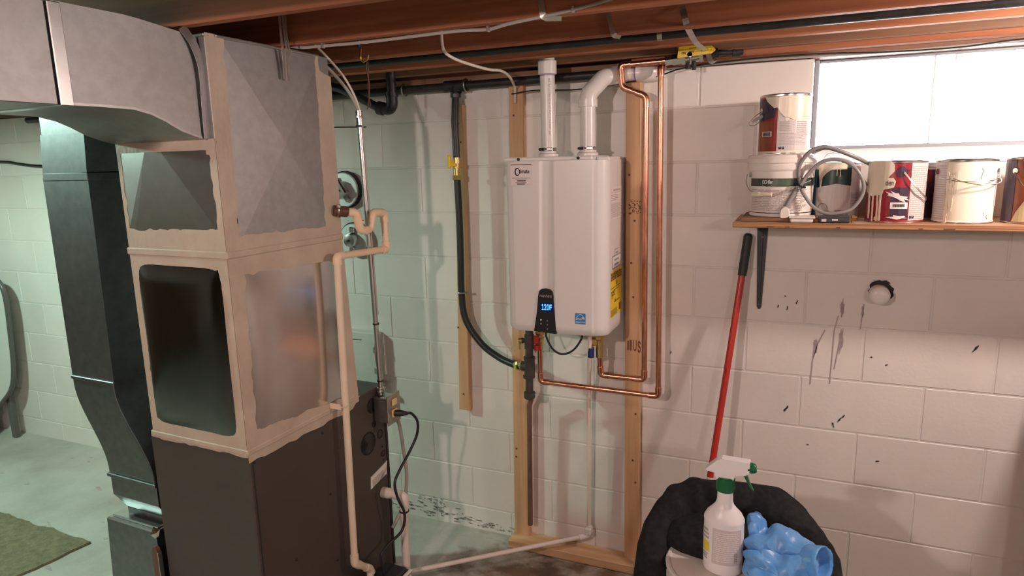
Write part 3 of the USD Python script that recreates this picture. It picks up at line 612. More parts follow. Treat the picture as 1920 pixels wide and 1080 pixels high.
t.add('tee', cat(cyl((-1.001, -.16, .865), (-1.000, -.16, .950), .0225, 16), cyl((-1.035, -.158, .910), (-1.001, -.16, .910), .021, 16), cyl((-1.004, -.16, .862), (-1.004, -.16, .872), .025, 16), cyl((-1.0, -.16, .944), (-1.0, -.16, .954), .025, 16)), 'iron_grey', smooth=35)
t.add('cap', lathe([(0, 0), (.018, 0), (.024, .006), (.024, .03), (.018, .033), (0, .033)], (-1.003, -.16, .768), 18), 'iron_grey', smooth=30)
t.add('shutoff_valve', cat(cyl((-1.0, -.16, .99), (-.9995, -.16, 1.05), .0215, 8), cyl((-1.033, -.17, 1.025), (-1.0, -.16, 1.025), .010, 10)), 'iron_grey')
t.add('valve_lever', cat(cyl((-1.040, -.17, 1.024), (-1.025, -.17, 1.026), .013, 12), box(-1.042, -1.034, -.175, -.165, .985, 1.02, .002)), 'brass')
solo('rusty_pipe', tube([(-1.0105, -.10, .775), (-1.040, -.072, .70), (-1.049, -.065, .12)], .0115, 14), 'rust', 'thin brown rusty pipe standing in front of the left stud', 'pipe', smooth=40)

# ------------------------------------------------------------------ heater condensate drain
solo('wall_clip', box(-.790, -.762, -.070, -.030, .1265, .158, .004), 'pvc', 'white clip holding the thin drain pipe near the floor', 'clip')
t = Thing('condensate_pipe', 'thin white drain pipe down from the water heater and low across the floor', 'pipe', (-1.1, -.2, .02))
t.add('pipe', tube([(-.739, -.15, 1.07), (-.744, -.14, .98), (-.772, -.06, .78)], .0088, 14), 'pvc_pink', smooth=50); t.add('pipe', cyl((-.772, -.06, .782), (-.776, -.05, .13), .0088, 14), 'pvc_pink', smooth=50)
t.add('elbow', tube(fillet([(-.776, -.05, .165), (-.777, -.05, .118), (-.812, -.076, .112)], .02, 8), .0128, 14), 'pvc', smooth=50)
t.add('pipe', cyl((-.80, -.068, .114), (-1.445, -.512, .062), .0098, 14), 'pvc_pink', smooth=50)
# ------------------------------------------------------------------ furnace and sheet-metal plenum (furnace frame: x right, y towards the wall)
fx0, PZ0, PZ1, SEAM = -.421, .905, 2.126, 1.517
PD = .507
fz = Thing('furnace', 'brown furnace cabinet carrying a tall galvanised plenum with tan sealed edges', 'furnace', FURN_P, FURN_R)
fz.add('cabinet', fw(box(-.442, 0, 0, .703, .106, .902, .004)), 'cabinet_brown')
fz.add('base_pad', fw(box(-.47, .03, -.03, .72, 0, .106, .006)), 'concrete')
fz.add('cabinet_seam', fw(cat(box(.0, .0012, .012, .016, .12, .86), box(.0, .0035, .690, .703, .11, .86, .001))), 'cabinet_dark', kind='stuff')
for y, z in ((.018, .865), (.330, .840), (.345, .60), (.155, .45), (.012, .315), (.355, .33), (.698, .745), (.700, .655)):
    fz.add('cabinet_screw', fw(cyl((-.001, y, z), (.0022, y, z), .0045, 10)), 'ink')
for x, z in ((-.40, .30), (-.03, .34), (-.12, .45)):
    fz.add('cabinet_screw', fw(cyl((x, .001, z), (x, -.0022, z), .0045, 10)), 'ink')
for y, z, r in ((.616, .840, .030), (.578, .697, .046), (.656, .706, .0185), (.621, .762, .0135), (.668, .618, .013), (.665, .648, .004), (.668, .590, .004)):
    fz.add('knockout', fw(lathe([(0, 0), (r * .86, 0), (r * .9, .0012), (r, .0012), (r, 0)], (.0, y, z), 28, 'x')), 'black_void', smooth=30)
lb = fz.add('label', fw(on_right(flat(Polygon([(.575, .505), (.683, .523), (.690, .579), (.580, .556)]), .0008), .0)), 'label_white')
fz.add('label_print', fw(on_right(flat(unary_union([affinity.rotate(bars(.588, .675, .515, .548, 8, 3, .4), 9), affinity.translate(affinity.rotate(bars(.583, .686, .5645, .5675, 1, 5, .9, .05), 12), 0, 0)]), .0005), .0008)), 'ink_grey', parent=lb)
fz.add('plenum', fw(cat(box(fx0, 0, 0, PD, PZ0, SEAM, .003), box(fx0 + .002, -.001, .001, PD - .003, SEAM, PZ1, .003))), 'galvanised_dull')
fz.add('flange', fw(cat(box(fx0 - .007, .007, -.007, PD + .004, SEAM - .013, SEAM + .009, .003))), 'mastic')
fz.add('flange', fw(cat(box(fx0 - .010, .006, -.006, PD + .004, PZ0 - .008, PZ0 + .010, .003))), 'mastic')
def facets(corners, apex, out, seam=None):
    """A sheet-metal panel cross-broken towards one raised point; corners and apex as points in the furnace frame."""
    c = [np.asarray(p, float) for p in corners]; a = np.asarray(apex, float) + np.asarray(out)
    V, Fs = [], []
    for i in range(4):
        k = len(V); V += [c[i], c[(i + 1) % 4], a]; Fs.append((k, k + 1, k + 2))
    return trimesh.Trimesh(V, Fs, process=False)
def pillow(c, out, amp, seed, n=26, ripple=.0012):
    """A thin sheet panel that bulges a little, as oil-canned metal."""
    c = [np.asarray(p, float) for p in c]; out = np.asarray(out, float); V, Fs = [], []
    for i in range(n + 1):
        for j in range(n + 1):
            u, v = i / n, j / n
            p = (1 - u) * (1 - v) * c[0] + u * (1 - v) * c[1] + u * v * c[2] + (1 - u) * v * c[3]
            h = amp * (1 - (2 * u - 1) ** 6) * (1 - (2 * v - 1) ** 6) + ripple * (meshkit.fbm(np.array([u * 3 + seed, v * 2.5, seed * 1.7]), 2, seed) - .5)
            V.append(p + out * h)
    for i in range(n):
        for j in range(n):
            a, b, d, e = i * (n + 1) + j, (i + 1) * (n + 1) + j, (i + 1) * (n + 1) + j + 1, i * (n + 1) + j + 1; Fs += [(a, b, d), (a, d, e)]
    return trimesh.Trimesh(V, Fs, process=False)
X0 = .0012
fz.add('panel', fw(facets([(X0, .05, 1.545), (X0, .455, 1.545), (X0, .455, 2.118), (X0, .05, 2.118)], (0, .262, 1.835), (.013, 0, 0))), 'galvanised_dull')
fz.add('panel', fw(pillow([(X0, .03, .935), (X0, .485, .935), (X0, .485, 1.47), (X0, .03, 1.47)], (1, 0, 0), .005, 3, ripple=.003)), 'foil_face', smooth=True, label='smooth reflective side panel')
ff = lambda p: (p[0], -.0012 - p[2], p[1])
q = [(-.415, 1.57, 0), (-.380, 1.57, .001), (-.05, 1.57, .001), (-.012, 1.57, 0), (-.012, 1.815, 0), (-.205, 1.815, .017), (-.275, 1.815, .017), (-.415, 1.815, 0)]
V = [ff(p) for p in q]
fz.add('panel', fw(trimesh.Trimesh(V, [(0, 1, 6), (0, 6, 7), (1, 2, 5), (1, 5, 6), (2, 3, 5), (3, 4, 5)], process=False)), 'galvanised_bright')
fz.add('panel', fw(pillow([ff((-.40, .94, 0)), ff((-.025, .94, 0)), ff((-.025, 1.485, 0)), ff((-.40, 1.485, 0))], (0, -1, 0), .012, 5, ripple=.002)), 'foil_dark_reflection', smooth=True, label='mirror-like front panel with a dark room reflection put into its colour')
def mastic(outer, hole, seed, put, name='sealant'):
    P = Polygon(outer).difference(wob(hole, .0035, .011, seed)); fz.add(name, fw(put(flat(P, .0026))), 'mastic', label='tan brushed duct sealant' if seed == 1 else None)
XR = lambda m: on_right(m, .0008)
YF = lambda m: on_front(m, -.0008)
mastic([(-.001, SEAM + .004), (PD, SEAM + .004), (PD, 2.06), (.452, 2.075), (.448, 2.122), (-.001, 2.128)], [(.062, 2.135), (.437, 2.135), (.426, 1.558), (.047, 1.568)], 1, XR)
mastic([(-.001, PZ0 - .012), (.35, PZ0 - .025), (PD + .03, PZ0 - .02), (PD, SEAM - .006), (-.001, SEAM - .006)], [(.0527, 1.452), (.474, 1.428), (.448, .928), (.040, .966)], 2, XR)
mastic([(fx0, SEAM + .004), (0, SEAM + .004), (0, 1.846), (fx0, 1.846)], [(-.404, 1.808), (-.0242, 1.800), (-.0235, 1.591), (-.4186 + .012, 1.5825)], 3, YF)
mastic([(fx0, PZ0 - .008), (0, PZ0 - .008), (0, SEAM - .006), (fx0, SEAM - .006)], [(-.382, 1.4607), (-.0364, 1.4736), (-.0375, .9713), (-.3916, .9584)], 4, YF)
# brushed-on lower edge of the sealant on the cabinet
pts = [(0, PZ0)] + [(x, PZ0 - .030 - .010 * meshkit.noise(np.array([x * 30, 0, 3.]))) for x in np.linspace(0, .50, 60)] + [(.53, PZ0 - .012), (.545, PZ0)]
fz.add('sealant', fw(on_right(flat(Polygon(pts), .0022), .0006)), 'mastic')
pts = [(fx0 - .012, PZ0)] + [(x, PZ0 - .012 - .006 * meshkit.noise(np.array([x * 40, 2., 3.]))) for x in np.linspace(fx0 - .012, 0, 50)] + [(0, PZ0)]
fz.add('sealant', fw(on_front(flat(Polygon(pts), .0022), -.0006)), 'mastic')
# torn wrinkle at the top edge
fz.add('top_lip', fw(cat(box(.0, .010, .03, .45, 2.119, 2.127, .002), box(fx0, 0, -.004, .01, 2.118, 2.127, .002))), 'galvanised_bright')

# trunk duct that leaves the plenum towards the camera
tk = Thing('trunk_duct', 'big galvanised supply duct leaving the plenum overhead at the upper left', 'duct', F((-.22, -.3, 1.84)), FURN_R)
prof = [(-.003, 1.8437), (-.04, 1.852), (-.085, 1.866), (-.13, 1.889), (-.17, 1.905), (-.2163, 1.9148), (-.30, 1.9165), (-.385, 1.916)]
def duct_skin(prof, x0, x1, zt):
    V, Fs = [], []
    for y, z in prof: V += [(x0, y, z), (x1, y, z), (x1, y, zt(y)), (x0, y, zt(y))]
    for i in range(len(prof) - 1):
        for j in range(4):
            q = (i * 4 + j, i * 4 + (j + 1) % 4, (i + 1) * 4 + (j + 1) % 4, (i + 1) * 4 + j); Fs += [(q[0], q[1], q[2]), (q[0], q[2], q[3])]
    n = (len(prof) - 1) * 4; Fs += [(0, 1, 2), (0, 2, 3), (n, n + 2, n + 1), (n, n + 3, n + 2)]
    m = trimesh.Trimesh(V, Fs, process=False)
    if m.volume < 0: m.invert()
    return m
tk.add('transition', fw(duct_skin(prof, -.425, -.028, lambda y: 2.118 + .022 * min(1, -y / .2))), 'galvanised_dull', smooth=25)
tk.add('duct', fw(box(-.427, -.0265, -1.75, -.400, 1.9135, 2.137, .002)), 'galvanised_dull')
tk.add('drive_cleat', fw(box(-.430, -.0225, -.396, -.366, 1.912, 2.1378, .002)), 'galvanised_bright')
tk.add('joint_gap', fw(box(-.424, -.029, -.401, -.391, 1.918, 2.134)), 'black_void')
fl_ = spline([(-.028, -.046, 2.137), (-.024, -.036, 2.122), (-.020, -.018, 2.09), (-.016, -.004, 2.03), (-.0195, -.004, 1.93), (-.022, -.004, 1.846)], 6)
tk.add('flange_strip', fw(sweep(fl_, np.array([(-.0014, -.014), (.0014, -.014), (.0014, .014), (-.0014, .014)]), up=[0, 1, 0])), 'galvanised_dull')
pts = [(y, z + .004) for y, z in prof] + [(y, z - .001) for y, z in prof[::-1]]
tk.add('bottom_seam', fw(on_right(flat(Polygon(pts).buffer(.0006), .003), -.0285)), 'galvanised')

# return-air drop beside the furnace
rd = Thing('return_duct', 'dark galvanised return duct dropping beside the furnace, its front lit green', 'duct', F((-.72, .27, 0)), FURN_R)
dy0, dy1 = .02, .38
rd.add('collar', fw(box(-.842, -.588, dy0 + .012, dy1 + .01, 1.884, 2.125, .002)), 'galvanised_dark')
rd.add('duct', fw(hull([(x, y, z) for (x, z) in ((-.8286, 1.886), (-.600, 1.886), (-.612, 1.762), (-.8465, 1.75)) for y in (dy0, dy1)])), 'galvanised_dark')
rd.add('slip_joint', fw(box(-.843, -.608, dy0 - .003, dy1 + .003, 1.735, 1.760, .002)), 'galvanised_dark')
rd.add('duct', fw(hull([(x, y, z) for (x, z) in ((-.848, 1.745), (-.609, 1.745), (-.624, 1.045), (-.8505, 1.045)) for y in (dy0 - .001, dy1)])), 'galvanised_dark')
rd.add('drive_cleat', fw(box(-.854, -.621, dy0 - .006, dy1 + .004, 1.036, 1.049, .002)), 'galvanised_dark')
offs = []
zz = np.linspace(1.040, .700, 16); sx = lambda z: (lambda s: s * s * (3 - 2 * s))(np.clip((1.02 - z) / .31, 0, 1))
V, Fs = [], []
for z in zz:
    d = .130 * sx(z); V += [(-.850 + d, dy0 - .001, z), (-.622 + d * 1.12, dy0 - .001, z), (-.622 + d * 1.12, dy1, z), (-.850 + d, dy1, z)]
for i in range(len(zz) - 1):
    for j in range(4):
        q = (i * 4 + j, i * 4 + (j + 1) % 4, (i + 1) * 4 + (j + 1) % 4, (i + 1) * 4 + j); Fs += [(q[0], q[1], q[2]), (q[0], q[2], q[3])]
m = trimesh.Trimesh(V, Fs, process=False)
if m.volume < 0: m.invert()
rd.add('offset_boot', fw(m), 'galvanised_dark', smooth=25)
seam_pts = [(-.622 + .130 * 1.12 * sx(z) - .004, dy0 - .003, z) for z in zz]
rd.add('boot_seam', fw(tube(seam_pts, .0035, 8)), 'galvanised_dark')
rd.add('drive_cleat', fw(box(-.729, -.476, dy0 - .007, dy1, .684, .698, .002)), 'galvanised_dark')
rd.add('collar', fw(box(-.718, -.478, dy0 - .001, dy1, .612, .690, .002)), 'galvanised_dark')
rd.add('neck', fw(hull([(x, y, z) for x, y, z in ((-.716, dy0, .614), (-.480, dy0, .614), (-.690, dy0 + .03, .555), (-.47, dy0 + .03, .555), (-.716, dy1, .614), (-.480, dy1, .614), (-.690, dy1, .555), (-.47, dy1, .555))])), 'galvanised_dark')
rd.add('neck', fw(box(-.692, -.47, dy0 + .028, dy1, .505, .558, .002)), 'galvanised_dark')
rd.add('base_flange', fw(cat(box(-.752, -.492, dy0 - .012, dy1 + .01, .513, .524, .002), box(-.735, -.496, dy0 - .004, dy1, .524, .533, .002))), 'galvanised_bright')
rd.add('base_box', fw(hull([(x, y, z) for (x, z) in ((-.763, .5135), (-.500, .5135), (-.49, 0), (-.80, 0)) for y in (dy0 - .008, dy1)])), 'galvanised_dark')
rd.add('tape', fw(hull([(x, dy0 - .018 + .014 * y, z) for x, y, z in ((-.515, 0, .508), (-.488, .2, .52), (-.482, 1, .53), (-.512, .8, .535), (-.497, .1, .498), (-.485, .6, .505), (-.505, 1.3, .528))])), 'foil_face', label='crumpled silver foil tape')
rp = Thing('filter_slot', 'rusty brown filter slot cover between the return duct and the furnace', 'cover', F((-.47, .01, .1)), FURN_R)
rp.add('cover', fw(on_front(flat(Polygon([(-.492, .12), (-.462, .12), (-.462, .46), (-.466, .475), (-.474, .482), (-.482, .48), (-.489, .47), (-.492, .455)]), .014), -.004)), 'rust', smooth=30)
rp.add('edge', fw(box(-.4605, -.4575, -.021, -.004, .12, .465, .001)), 'galvanised_bright')

# ------------------------------------------------------------------ condensate drain with trap
def cp_elbow(t, P, k, r, m='cpvc', d=.028):
    P = [np.array(p, float) for p in P]; a, b, c = P[k - 1], P[k], P[k + 1]
    u = (a - b) / np.linalg.norm(a - b); v = (c - b) / np.linalg.norm(c - b)
    l1 = min(d, np.linalg.norm(a - b) * .5); l2 = min(d, np.linalg.norm(c - b) * .5)
    t.add('elbow', fw(tube(fillet([b + u * l1, b, b + v * l2], .022, 7), r, 18)), m, smooth=50)
t = Thing('trap_pipe', 'cream plastic condensate pipe with a looped trap beside the plenum', 'pipe', F((.05, .45, .2)), FURN_R)
P = [(.004, .495, 1.606), (.05, .536, 1.597), (.05, .553, 1.533), (.05, .607, 1.530), (.05, .632, 1.590), (.05, .700, 1.584), (.05, .703, 1.446), (.05, .4166, 1.4575), (.05, .390, .309), (.05, .4725, .236), (.05, .4917, .19)]
t.add('coupling', fw(cat(cyl((.002, .470, 1.609), (.030, .512, 1.602), .0190, 18), cyl((.012, .485, 1.607), (.017, .492, 1.606), .0205, 18))), 'rubber_brown', smooth=40, label='brown rubber coupling')
t.add('hose_clamp', fw(cat(cyl((.009, .480, 1.608), (.013, .487, 1.607), .0205, 18), box(.018, .030, .470, .482, 1.618, 1.630, .002))), 'steel')
t.add('trap', fw(tube(fillet([(.032, .516, 1.6015), P[1], P[2], P[3], P[4], (.05, .672, 1.5868)], .024, 8), .0158, 18)), 'cpvc', smooth=50)
for a, b in ((P[2], P[3]),):
    t.add('elbow_rim', fw(cat(cyl((.05, .553, 1.560), (.05, .552, 1.567), .0172, 16), cyl((.05, .578, 1.531), (.05, .583, 1.531), .0172, 16), cyl((.05, .620, 1.562), (.05, .622, 1.567), .0172, 16))), 'cpvc', smooth=40, kind='stuff')
t.add('elbow', fw(tube(fillet([(.05, .668, 1.587), P[5], (.05, .7005, 1.548)], .02, 7), .0162, 18)), 'cpvc', smooth=50)
t.add('pipe', fw(cyl((.05, .701, 1.55), (.05, .703, 1.47), .0132, 16)), 'cpvc', smooth=50)
cp_elbow(t, P, 6, .0158)
t.add('pipe', fw(cyl((.05, .685, 1.4467), (.05, .44, 1.4566), .0128, 16)), 'cpvc', smooth=50)
cp_elbow(t, P, 7, .0158)
t.add('pipe', fw(cyl((.05, .4158, 1.435), (.05, .3905, .33), .0128, 18)), 'cpvc_tan', smooth=50)
cp_elbow(t, P, 8, .0158, 'cpvc_tan', .034)
t.add('pipe', fw(cyl((.05, .40, .30), (.05, .465, .243), .0135, 16)), 'cpvc_tan', smooth=50)
cp_elbow(t, P, 9, .0155, 'cpvc_tan', .03)
t.add('pipe', fw(cyl((.05, .4735, .235), (.05, .4735, .165), .0125, 16)), 'cpvc_tan', smooth=50)
t.add('pipe_strap', fw(cat(ring((.05, .3935, .925), (0, 0, 1), .0142, .002), box(.003, .05, .376, .379, .915, .935))), 'cpvc_tan')

t = Thing('condensate_pump', 'white ribbed condensate pump with a black top at the foot of the furnace', 'pump', F((.085, .51, 0)), FURN_R)
t.add('tank', fw(box(.022, .150, .43, .605, .001, .165, .006)), 'bucket_white')
for i in range(9):
    y = .445 + i * .018; t.add('rib', fw(box(.1495, .156, y, y + .008, .02, .160, .002)), 'cpvc_tan')
t.add('lid', fw(cat(box(.020, .153, .426, .609, .163, .172, .003), box(.032, .138, .445, .598, .171, .190, .008))), 'grip_black')
t.add('lid_edge', fw(box(.138, .153, .430, .609, .166, .1745, .002)), 'bucket_white')
t = Thing('drain_pipe', 'thick white drain pipe leaving the side of the brown furnace and dropping to the floor', 'pipe', F((.07, .655, .05)), FURN_R)
t.add('coupling', fw(cat(cyl((.001, .648, .4585), (.030, .650, .4585), .0215, 20), cyl((.028, .650, .4585), (.040, .651, .4585), .0195, 20))), 'pvc_pink', smooth=40)
t.add('pipe', fw(cyl((.038, .651, .4585), (.078, .653, .458), .0165, 18)), 'pvc_pink', smooth=40)
t.add('elbow', fw(tube(fillet([(.066, .652, .4585), (.0975, .655, .4575), (.0965, .655, .418)], .024, 9), .0195, 20)), 'pvc_pink', smooth=50)
t.add('pipe', fw(cyl((.0968, .655, .425), (.0885, .655, .03), .0165, 20)), 'pvc_pink', smooth=40)
t.add('tape_band', fw(cyl((.0962, .655, .396), (.0961, .655, .391), .0200, 20)), 'rubber', label='black cable tie')
t.add('tee', fw(cat(cyl((.0887, .655, .035), (.0893, .655, .085), .0205, 18))), 'pvc_pink', smooth=40)

# ------------------------------------------------------------------ conduit, outlet box, cords
t = Thing('conduit', 'steel electrical conduit standing behind the plenum, wires entering its top', 'conduit', F((.03, .64, .9)), FURN_R)
t.add('tube', fw(cyl((.021, .6525, .885), (.019, .6285, 1.93), .0098, 18)), 'emt', smooth=40)
t.add('connector', fw(cat(cyl((.019, .629, 1.905), (.019, .6285, 1.955), .0122, 14), cyl((.019, .6283, 1.93), (.019, .6282, 1.938), .0142, 10))), 'steel', smooth=30)
t.add('connector', fw(cat(cyl((.021, .6525, .877), (.021, .652, .905), .0135, 14), cyl((.021, .6522, .888), (.021, .652, .893), .0155, 10))), 'emt', smooth=30)
t.add('wire_tie', fw(cyl((.0205, .648, 1.16), (.0205, .6478, 1.166), .0125, 14)), 'rubber')
t.add('wire_tie', fw(cyl((.021, .6521, .930), (.021, .652, .936), .0125, 14)), 'rubber')
t.add('wire_tie', fw(cyl((.019, .6287, 1.898), (.019, .6286, 1.905), .0135, 14)), 'rubber')
t.add('control_wire', fw(tube(spline([(.031, .6284, 1.92), (.032, .636, 1.60), (.033, .646, 1.20)], 8), .0032, 8)), 'cable_grey')
t.add('control_wire', fw(tube(spline([(.031, .646, 1.16), (.017, .640, 1.08), (.015, .644, 1.0), (.029, .652, .93)], 8), .0032, 8)), 'cable_grey')
t.add('support_bar', fw(box(.035, .043, .661, .672, .955, 1.115, .002)), 'emt')
t = Thing('outlet_box', 'grey metal outlet box with a plugged-in black cord on the furnace side', 'outlet box', F((.055, .655, .76)), FURN_R)
t.add('box', fw(box(.0035, .070, .622, .690, .772, .872, .003)), 'strap_metal')
t.add('cover', fw(box(.069, .0745, .616, .700, .764, .884, .0015)), 'strap_metal')
t.add('outlet', fw(box(.0745, .083, .642, .672, .838, .866, .004)), 'outlet_ivory', label='yellowed upper outlet')
t.add('outlet', fw(box(.0745, .080, .640, .674, .790, .822, .005)), 'outlet_ivory')
t.add('screw', fw(cyl((.0745, .622, .872), (.0765, .622, .872), .003, 8)), 'steel')
t = Thing('pump_cord', 'black power cord from the outlet box curving down to the condensate pump', 'cord', F((.08, .6, .2)), FURN_R)
t.add('plug', fw(hull(np.vstack([circ(.013, 10) @ np.array([[0, 1, 0], [0, 0, 1]]) + c for c in ((.081, .656, .806), (.100, .662, .806))]  + [circ(.007, 10) @ np.array([[0, 1, 0], [0, 0, 1]]) + (.122, .676, .803)]))), 'rubber', smooth=35)
t.add('cord', fw(tube(spline([(.118, .674, .804), (.128, .698, .795), (.128, .735, .748), (.120, .738, .690), (.105, .706, .632), (.096, .640, .575), (.094, .606, .535), (.100, .612, .47), (.116, .628, .40), (.112, .610, .335), (.096, .535, .31), (.088, .500, .285), (.086, .505, .235), (.084, .515, .185)], 9), .0055, 10)), 'rubber', smooth=50)
solo('furnace_whip', fw(tube(spline([(.060, .690, .770), (.05, .722, .72), (.042, .748, .614), (.04, .765, .50), (.04, .745, .39), (.038, .70, .34), (.03, .66, .30)], 8), .0075, 12)), 'cable_grey', 'grey cable hanging from the outlet box behind the black cord', 'cable', smooth=50)

# ------------------------------------------------------------------ wall behind the furnace
def wall_disc(x, z, r, label, tilt, body):
    t = Thing('flue_plug', label, 'flue plug', (x, -.02, z))
    t.add('collar', lathe([(0, .001), (r * 1.08, .001), (r * 1.08, .022), (r * .98, .024), (0, .024)], (x, 0, z), 40, 'y'), 'putty_dark', smooth=30)
    t.add('disc', lathe([(0, .022), (r, .022), (r, .030), (r * .96, .033), (0, .034)], (x, 0, z), 40, 'y'), 'disc_metal', smooth=30)
    R = lambda m: tr(m, (lambda a: np.array([[math.cos(a), 0, math.sin(a), x], [0, 1, 0, 0], [-math.sin(a), 0, math.cos(a), z], [0, 0, 0, 1.]]))(math.radians(tilt)))
    for za in (-.062, .034): t.add('bracket', R(box(-.014, .014, -.046, -.034, za, za + .028, .003)), 'steel')
    if body == 'knob': t.add('knob', R(lathe([(0, .034), (.034, .034), (.036, .05), (.030, .066), (.012, .070), (0, .066)], (0, 0, 0), 28, 'y')), 'steel', smooth=35)
    else: t.add('handle', R(box(-.030, .030, -.070, -.034, -.036, .036, .006)), 'steel')
    t.add('bolt', R(cyl((0, -.08, 0), (0, -.03, 0), .005, 10)), 'putty_dark')
wall_disc(-1.990, 1.648, .082, 'round metal flue plug with a square handle, the upper of two behind the plenum', -32, 'bar')
wall_disc(-1.952, 1.410, .078, 'round metal flue plug with a round knob, the lower of two behind the plenum', 4, 'knob')
t = Thing('wall_box', 'shallow painted metal box on the block wall low behind the plenum', 'box', (-2.0, -.03, .68))
t.add('box', box(-2.20, -1.842, -.05, -.001, .70, .958, .004), 'teal_panel')
t.add('lid_line', box(-2.19, -1.93, -.0515, -.05, .918, .921), 'putty_dark')
t.add('ledge', box(-2.22, -1.835, -.075, -.001, .676, .700, .003), 'teal_panel')
t.add('hinge', cat(box(-1.862, -1.848, -.056, -.05, .86, .89, .001), box(-1.862, -1.848, -.056, -.05, .755, .785, .001)), 'strap_metal')
# cast-iron drain under the joists behind the plenum
t = Thing('cast_iron_drain', 'black cast-iron drain with an elbow under the joists behind the plenum', 'pipe', (-1.7, -.16, 1.98))
t.add('pipe', cyl((-1.610, -.155, 2.30), (-1.6105, -.155, 2.06), .021, 16), 'black_iron', smooth=40)
t.add('elbow', tube(fillet([(-1.6105, -.155, 2.065), (-1.611, -.155, 1.990), (-1.680, -.158, 2.003)], .03, 8), .0245, 16), 'black_iron', smooth=40)
t.add('hub', cat(cyl((-1.6105, -.155, 2.045), (-1.6105, -.155, 2.062), .0285, 16), cyl((-1.655, -.157, 1.998), (-1.680, -.158, 2.003), .0285, 16)), 'black_iron', smooth=40, kind='stuff')
t.add('pipe', tube([(-1.675, -.158, 2.002), (-1.752, -.16, 2.040), (-1.86, -.16, 2.09), (-1.95, -.12, 2.115)], .018, 14), 'black_iron', smooth=40)

# ------------------------------------------------------------------ far left: leaning tabletop, shadow-line tube on the wall, rug
t = Thing('leaning_tabletop', 'pale tabletop with dark rounded edge leaning on the wall at the far left', 'tabletop', (-4.95, -.2, 0))
out = spline([(-4.90, 1.12), (-4.70, 1.115), (-4.62, 1.06), (-4.600, .96), (-4.612, .77), (-4.640, .52), (-4.700, .37), (-4.82, .262), (-4.95, .16), (-5.02, .002), (-5.55, .002)], 8)
P = Polygon(list(out) + [(-5.55, 1.12)])
t.add('top', on_front(flat(P.buffer(-.006), .022), -.100), 'shelf_panel')
t.add('edge_trim', tube(np.array([(x, -.111, z) for x, z in out]), .0145, 10), 'trim_dark', smooth=40)
t.add('leg', box(-5.45, -4.775, -.095, -.06, 1.035, 1.08, .004), 'trim_dark'); t.add('leg', box(-4.815, -4.775, -.095, -.06, .002, 1.035, .004), 'trim_dark')
solo('shadow_line', tube(spline([(-5.4, -.012, 1.845), (-4.62, -.012, 1.835), (-4.42, -.012, 1.818), (-4.2, -.012, 1.80), (-3.6, -.012, 1.79), (-3.0, -.012, 1.80)], 8), .009, 8), 'black_iron', 'dark tube added for the soft shadow line along the block wall at the far left', 'cable', smooth=50)  # dark tube stands in for a soft shadow line on the wall
rgx = np.random.default_rng(5)
rug = unary_union([Polygon([(-3.045, -.785), (-3.80, -.76), (-4.35, -.74), (-4.36, -2.0), (-3.16, -2.02), (-3.085, -1.06)])])
rug = wob(list(rug.exterior.coords), .006, .03, 9)
t = Thing('rug', 'worn olive-brown rug on the concrete floor at the left', 'rug', (-3.7, -1.4, 0))
t.add('pile', flat(rug, .012), 'rug')

t = Thing('added_dark_cabinet', 'dark cabinet added out of view at the left room wall for its reflection', 'cabinet', (-5.6, -2.6, 0))  # added unseen, so the duct front has something dark to reflect
t.add('body', box(-5.88, -5.42, -4.2, -1.5, .06, 1.15, .006), 'panelling'); t.add('plinth', box(-5.86, -5.45, -4.17, -1.53, 0, .06), 'cabinet_dark'); t.add('top', box(-5.89, -5.40, -4.22, -1.48, 1.15, 1.18, .004), 'panelling')
for i in range(4): d_ = t.add('door', box(-5.42, -5.402, -4.18 + i * .665, -3.53 + i * .665, .09, 1.13, .003), 'panelling'); t.add('knob', cyl((-5.402, -3.60 + i * .665, .62), (-5.38, -3.60 + i * .665, .62), .014, 12), 'brass', parent=d_)
# ------------------------------------------------------------------ shelf and what stands on it
SZ = 1.546
t = Thing('wall_shelf', 'plywood shelf board on the block wall under the basement window', 'shelf', (.5, -.165, 1.529))
t.add('board', box(-.192, 1.42, -.33, -.002, SZ - .0165, SZ, .0015), 'ply_edge')
t.add('board_face', box(-.1905, 1.418, -.3285, -.003, SZ - .001, SZ + .0006), 'ply_top')
for x, w in ((-.085, .02), (-.03, .014), (.12, .012), (.41, .03), (.345, .012)): t.add('edge_gouge', box(x, x + w, -.3306, -.325, SZ - .0135, SZ - .0105), 'knot')
def bracket(x, label):
    b = Thing('shelf_bracket', label, 'bracket', (x, -.01, 1.19))
    b.add('wall_leg', on_front(flat(Polygon([(x - .020, 1.529), (x + .020, 1.529), (x + .0085, 1.196), (x + .004, 1.186), (x - .004, 1.186), (x - .0085, 1.196)]), .004), -.0015), 'bracket_grey')
    b.add('arm', box(x - .019, x + .019, -.26, -.004, 1.5245, 1.529, .001), 'bracket_grey')
    b.add('rib', hull([(x - .003, -.005, 1.525), (x + .003, -.005, 1.525), (x - .003, -.25, 1.525), (x + .003, -.25, 1.525), (x - .003, -.005, 1.21), (x + .003, -.005, 1.21), (x - .003, -.012, 1.21), (x + .003, -.012, 1.21), (x - .003, -.24, 1.515), (x + .003, -.24, 1.515)][:0] or [(x - .002, -.005, 1.525), (x + .002, -.005, 1.525), (x - .002, -.005, 1.20), (x + .002, -.005, 1.20), (x - .002, -.010, 1.20), (x + .002, -.010, 1.20), (x - .002, -.014, 1.525), (x + .002, -.014, 1.525)]), 'bracket_grey')
    for z in (1.196 + .008, 1.462): b.add('screw', lathe([(0, 0), (.0042, 0), (.0036, .003), (0, .0036)], (x, -.0055, z), 12, 'y'), 'steel')
bracket(-.111, 'dark grey tapered steel bracket holding the left end of the shelf')
bracket(1.15, 'dark grey tapered steel bracket holding the far right end of the shelf')

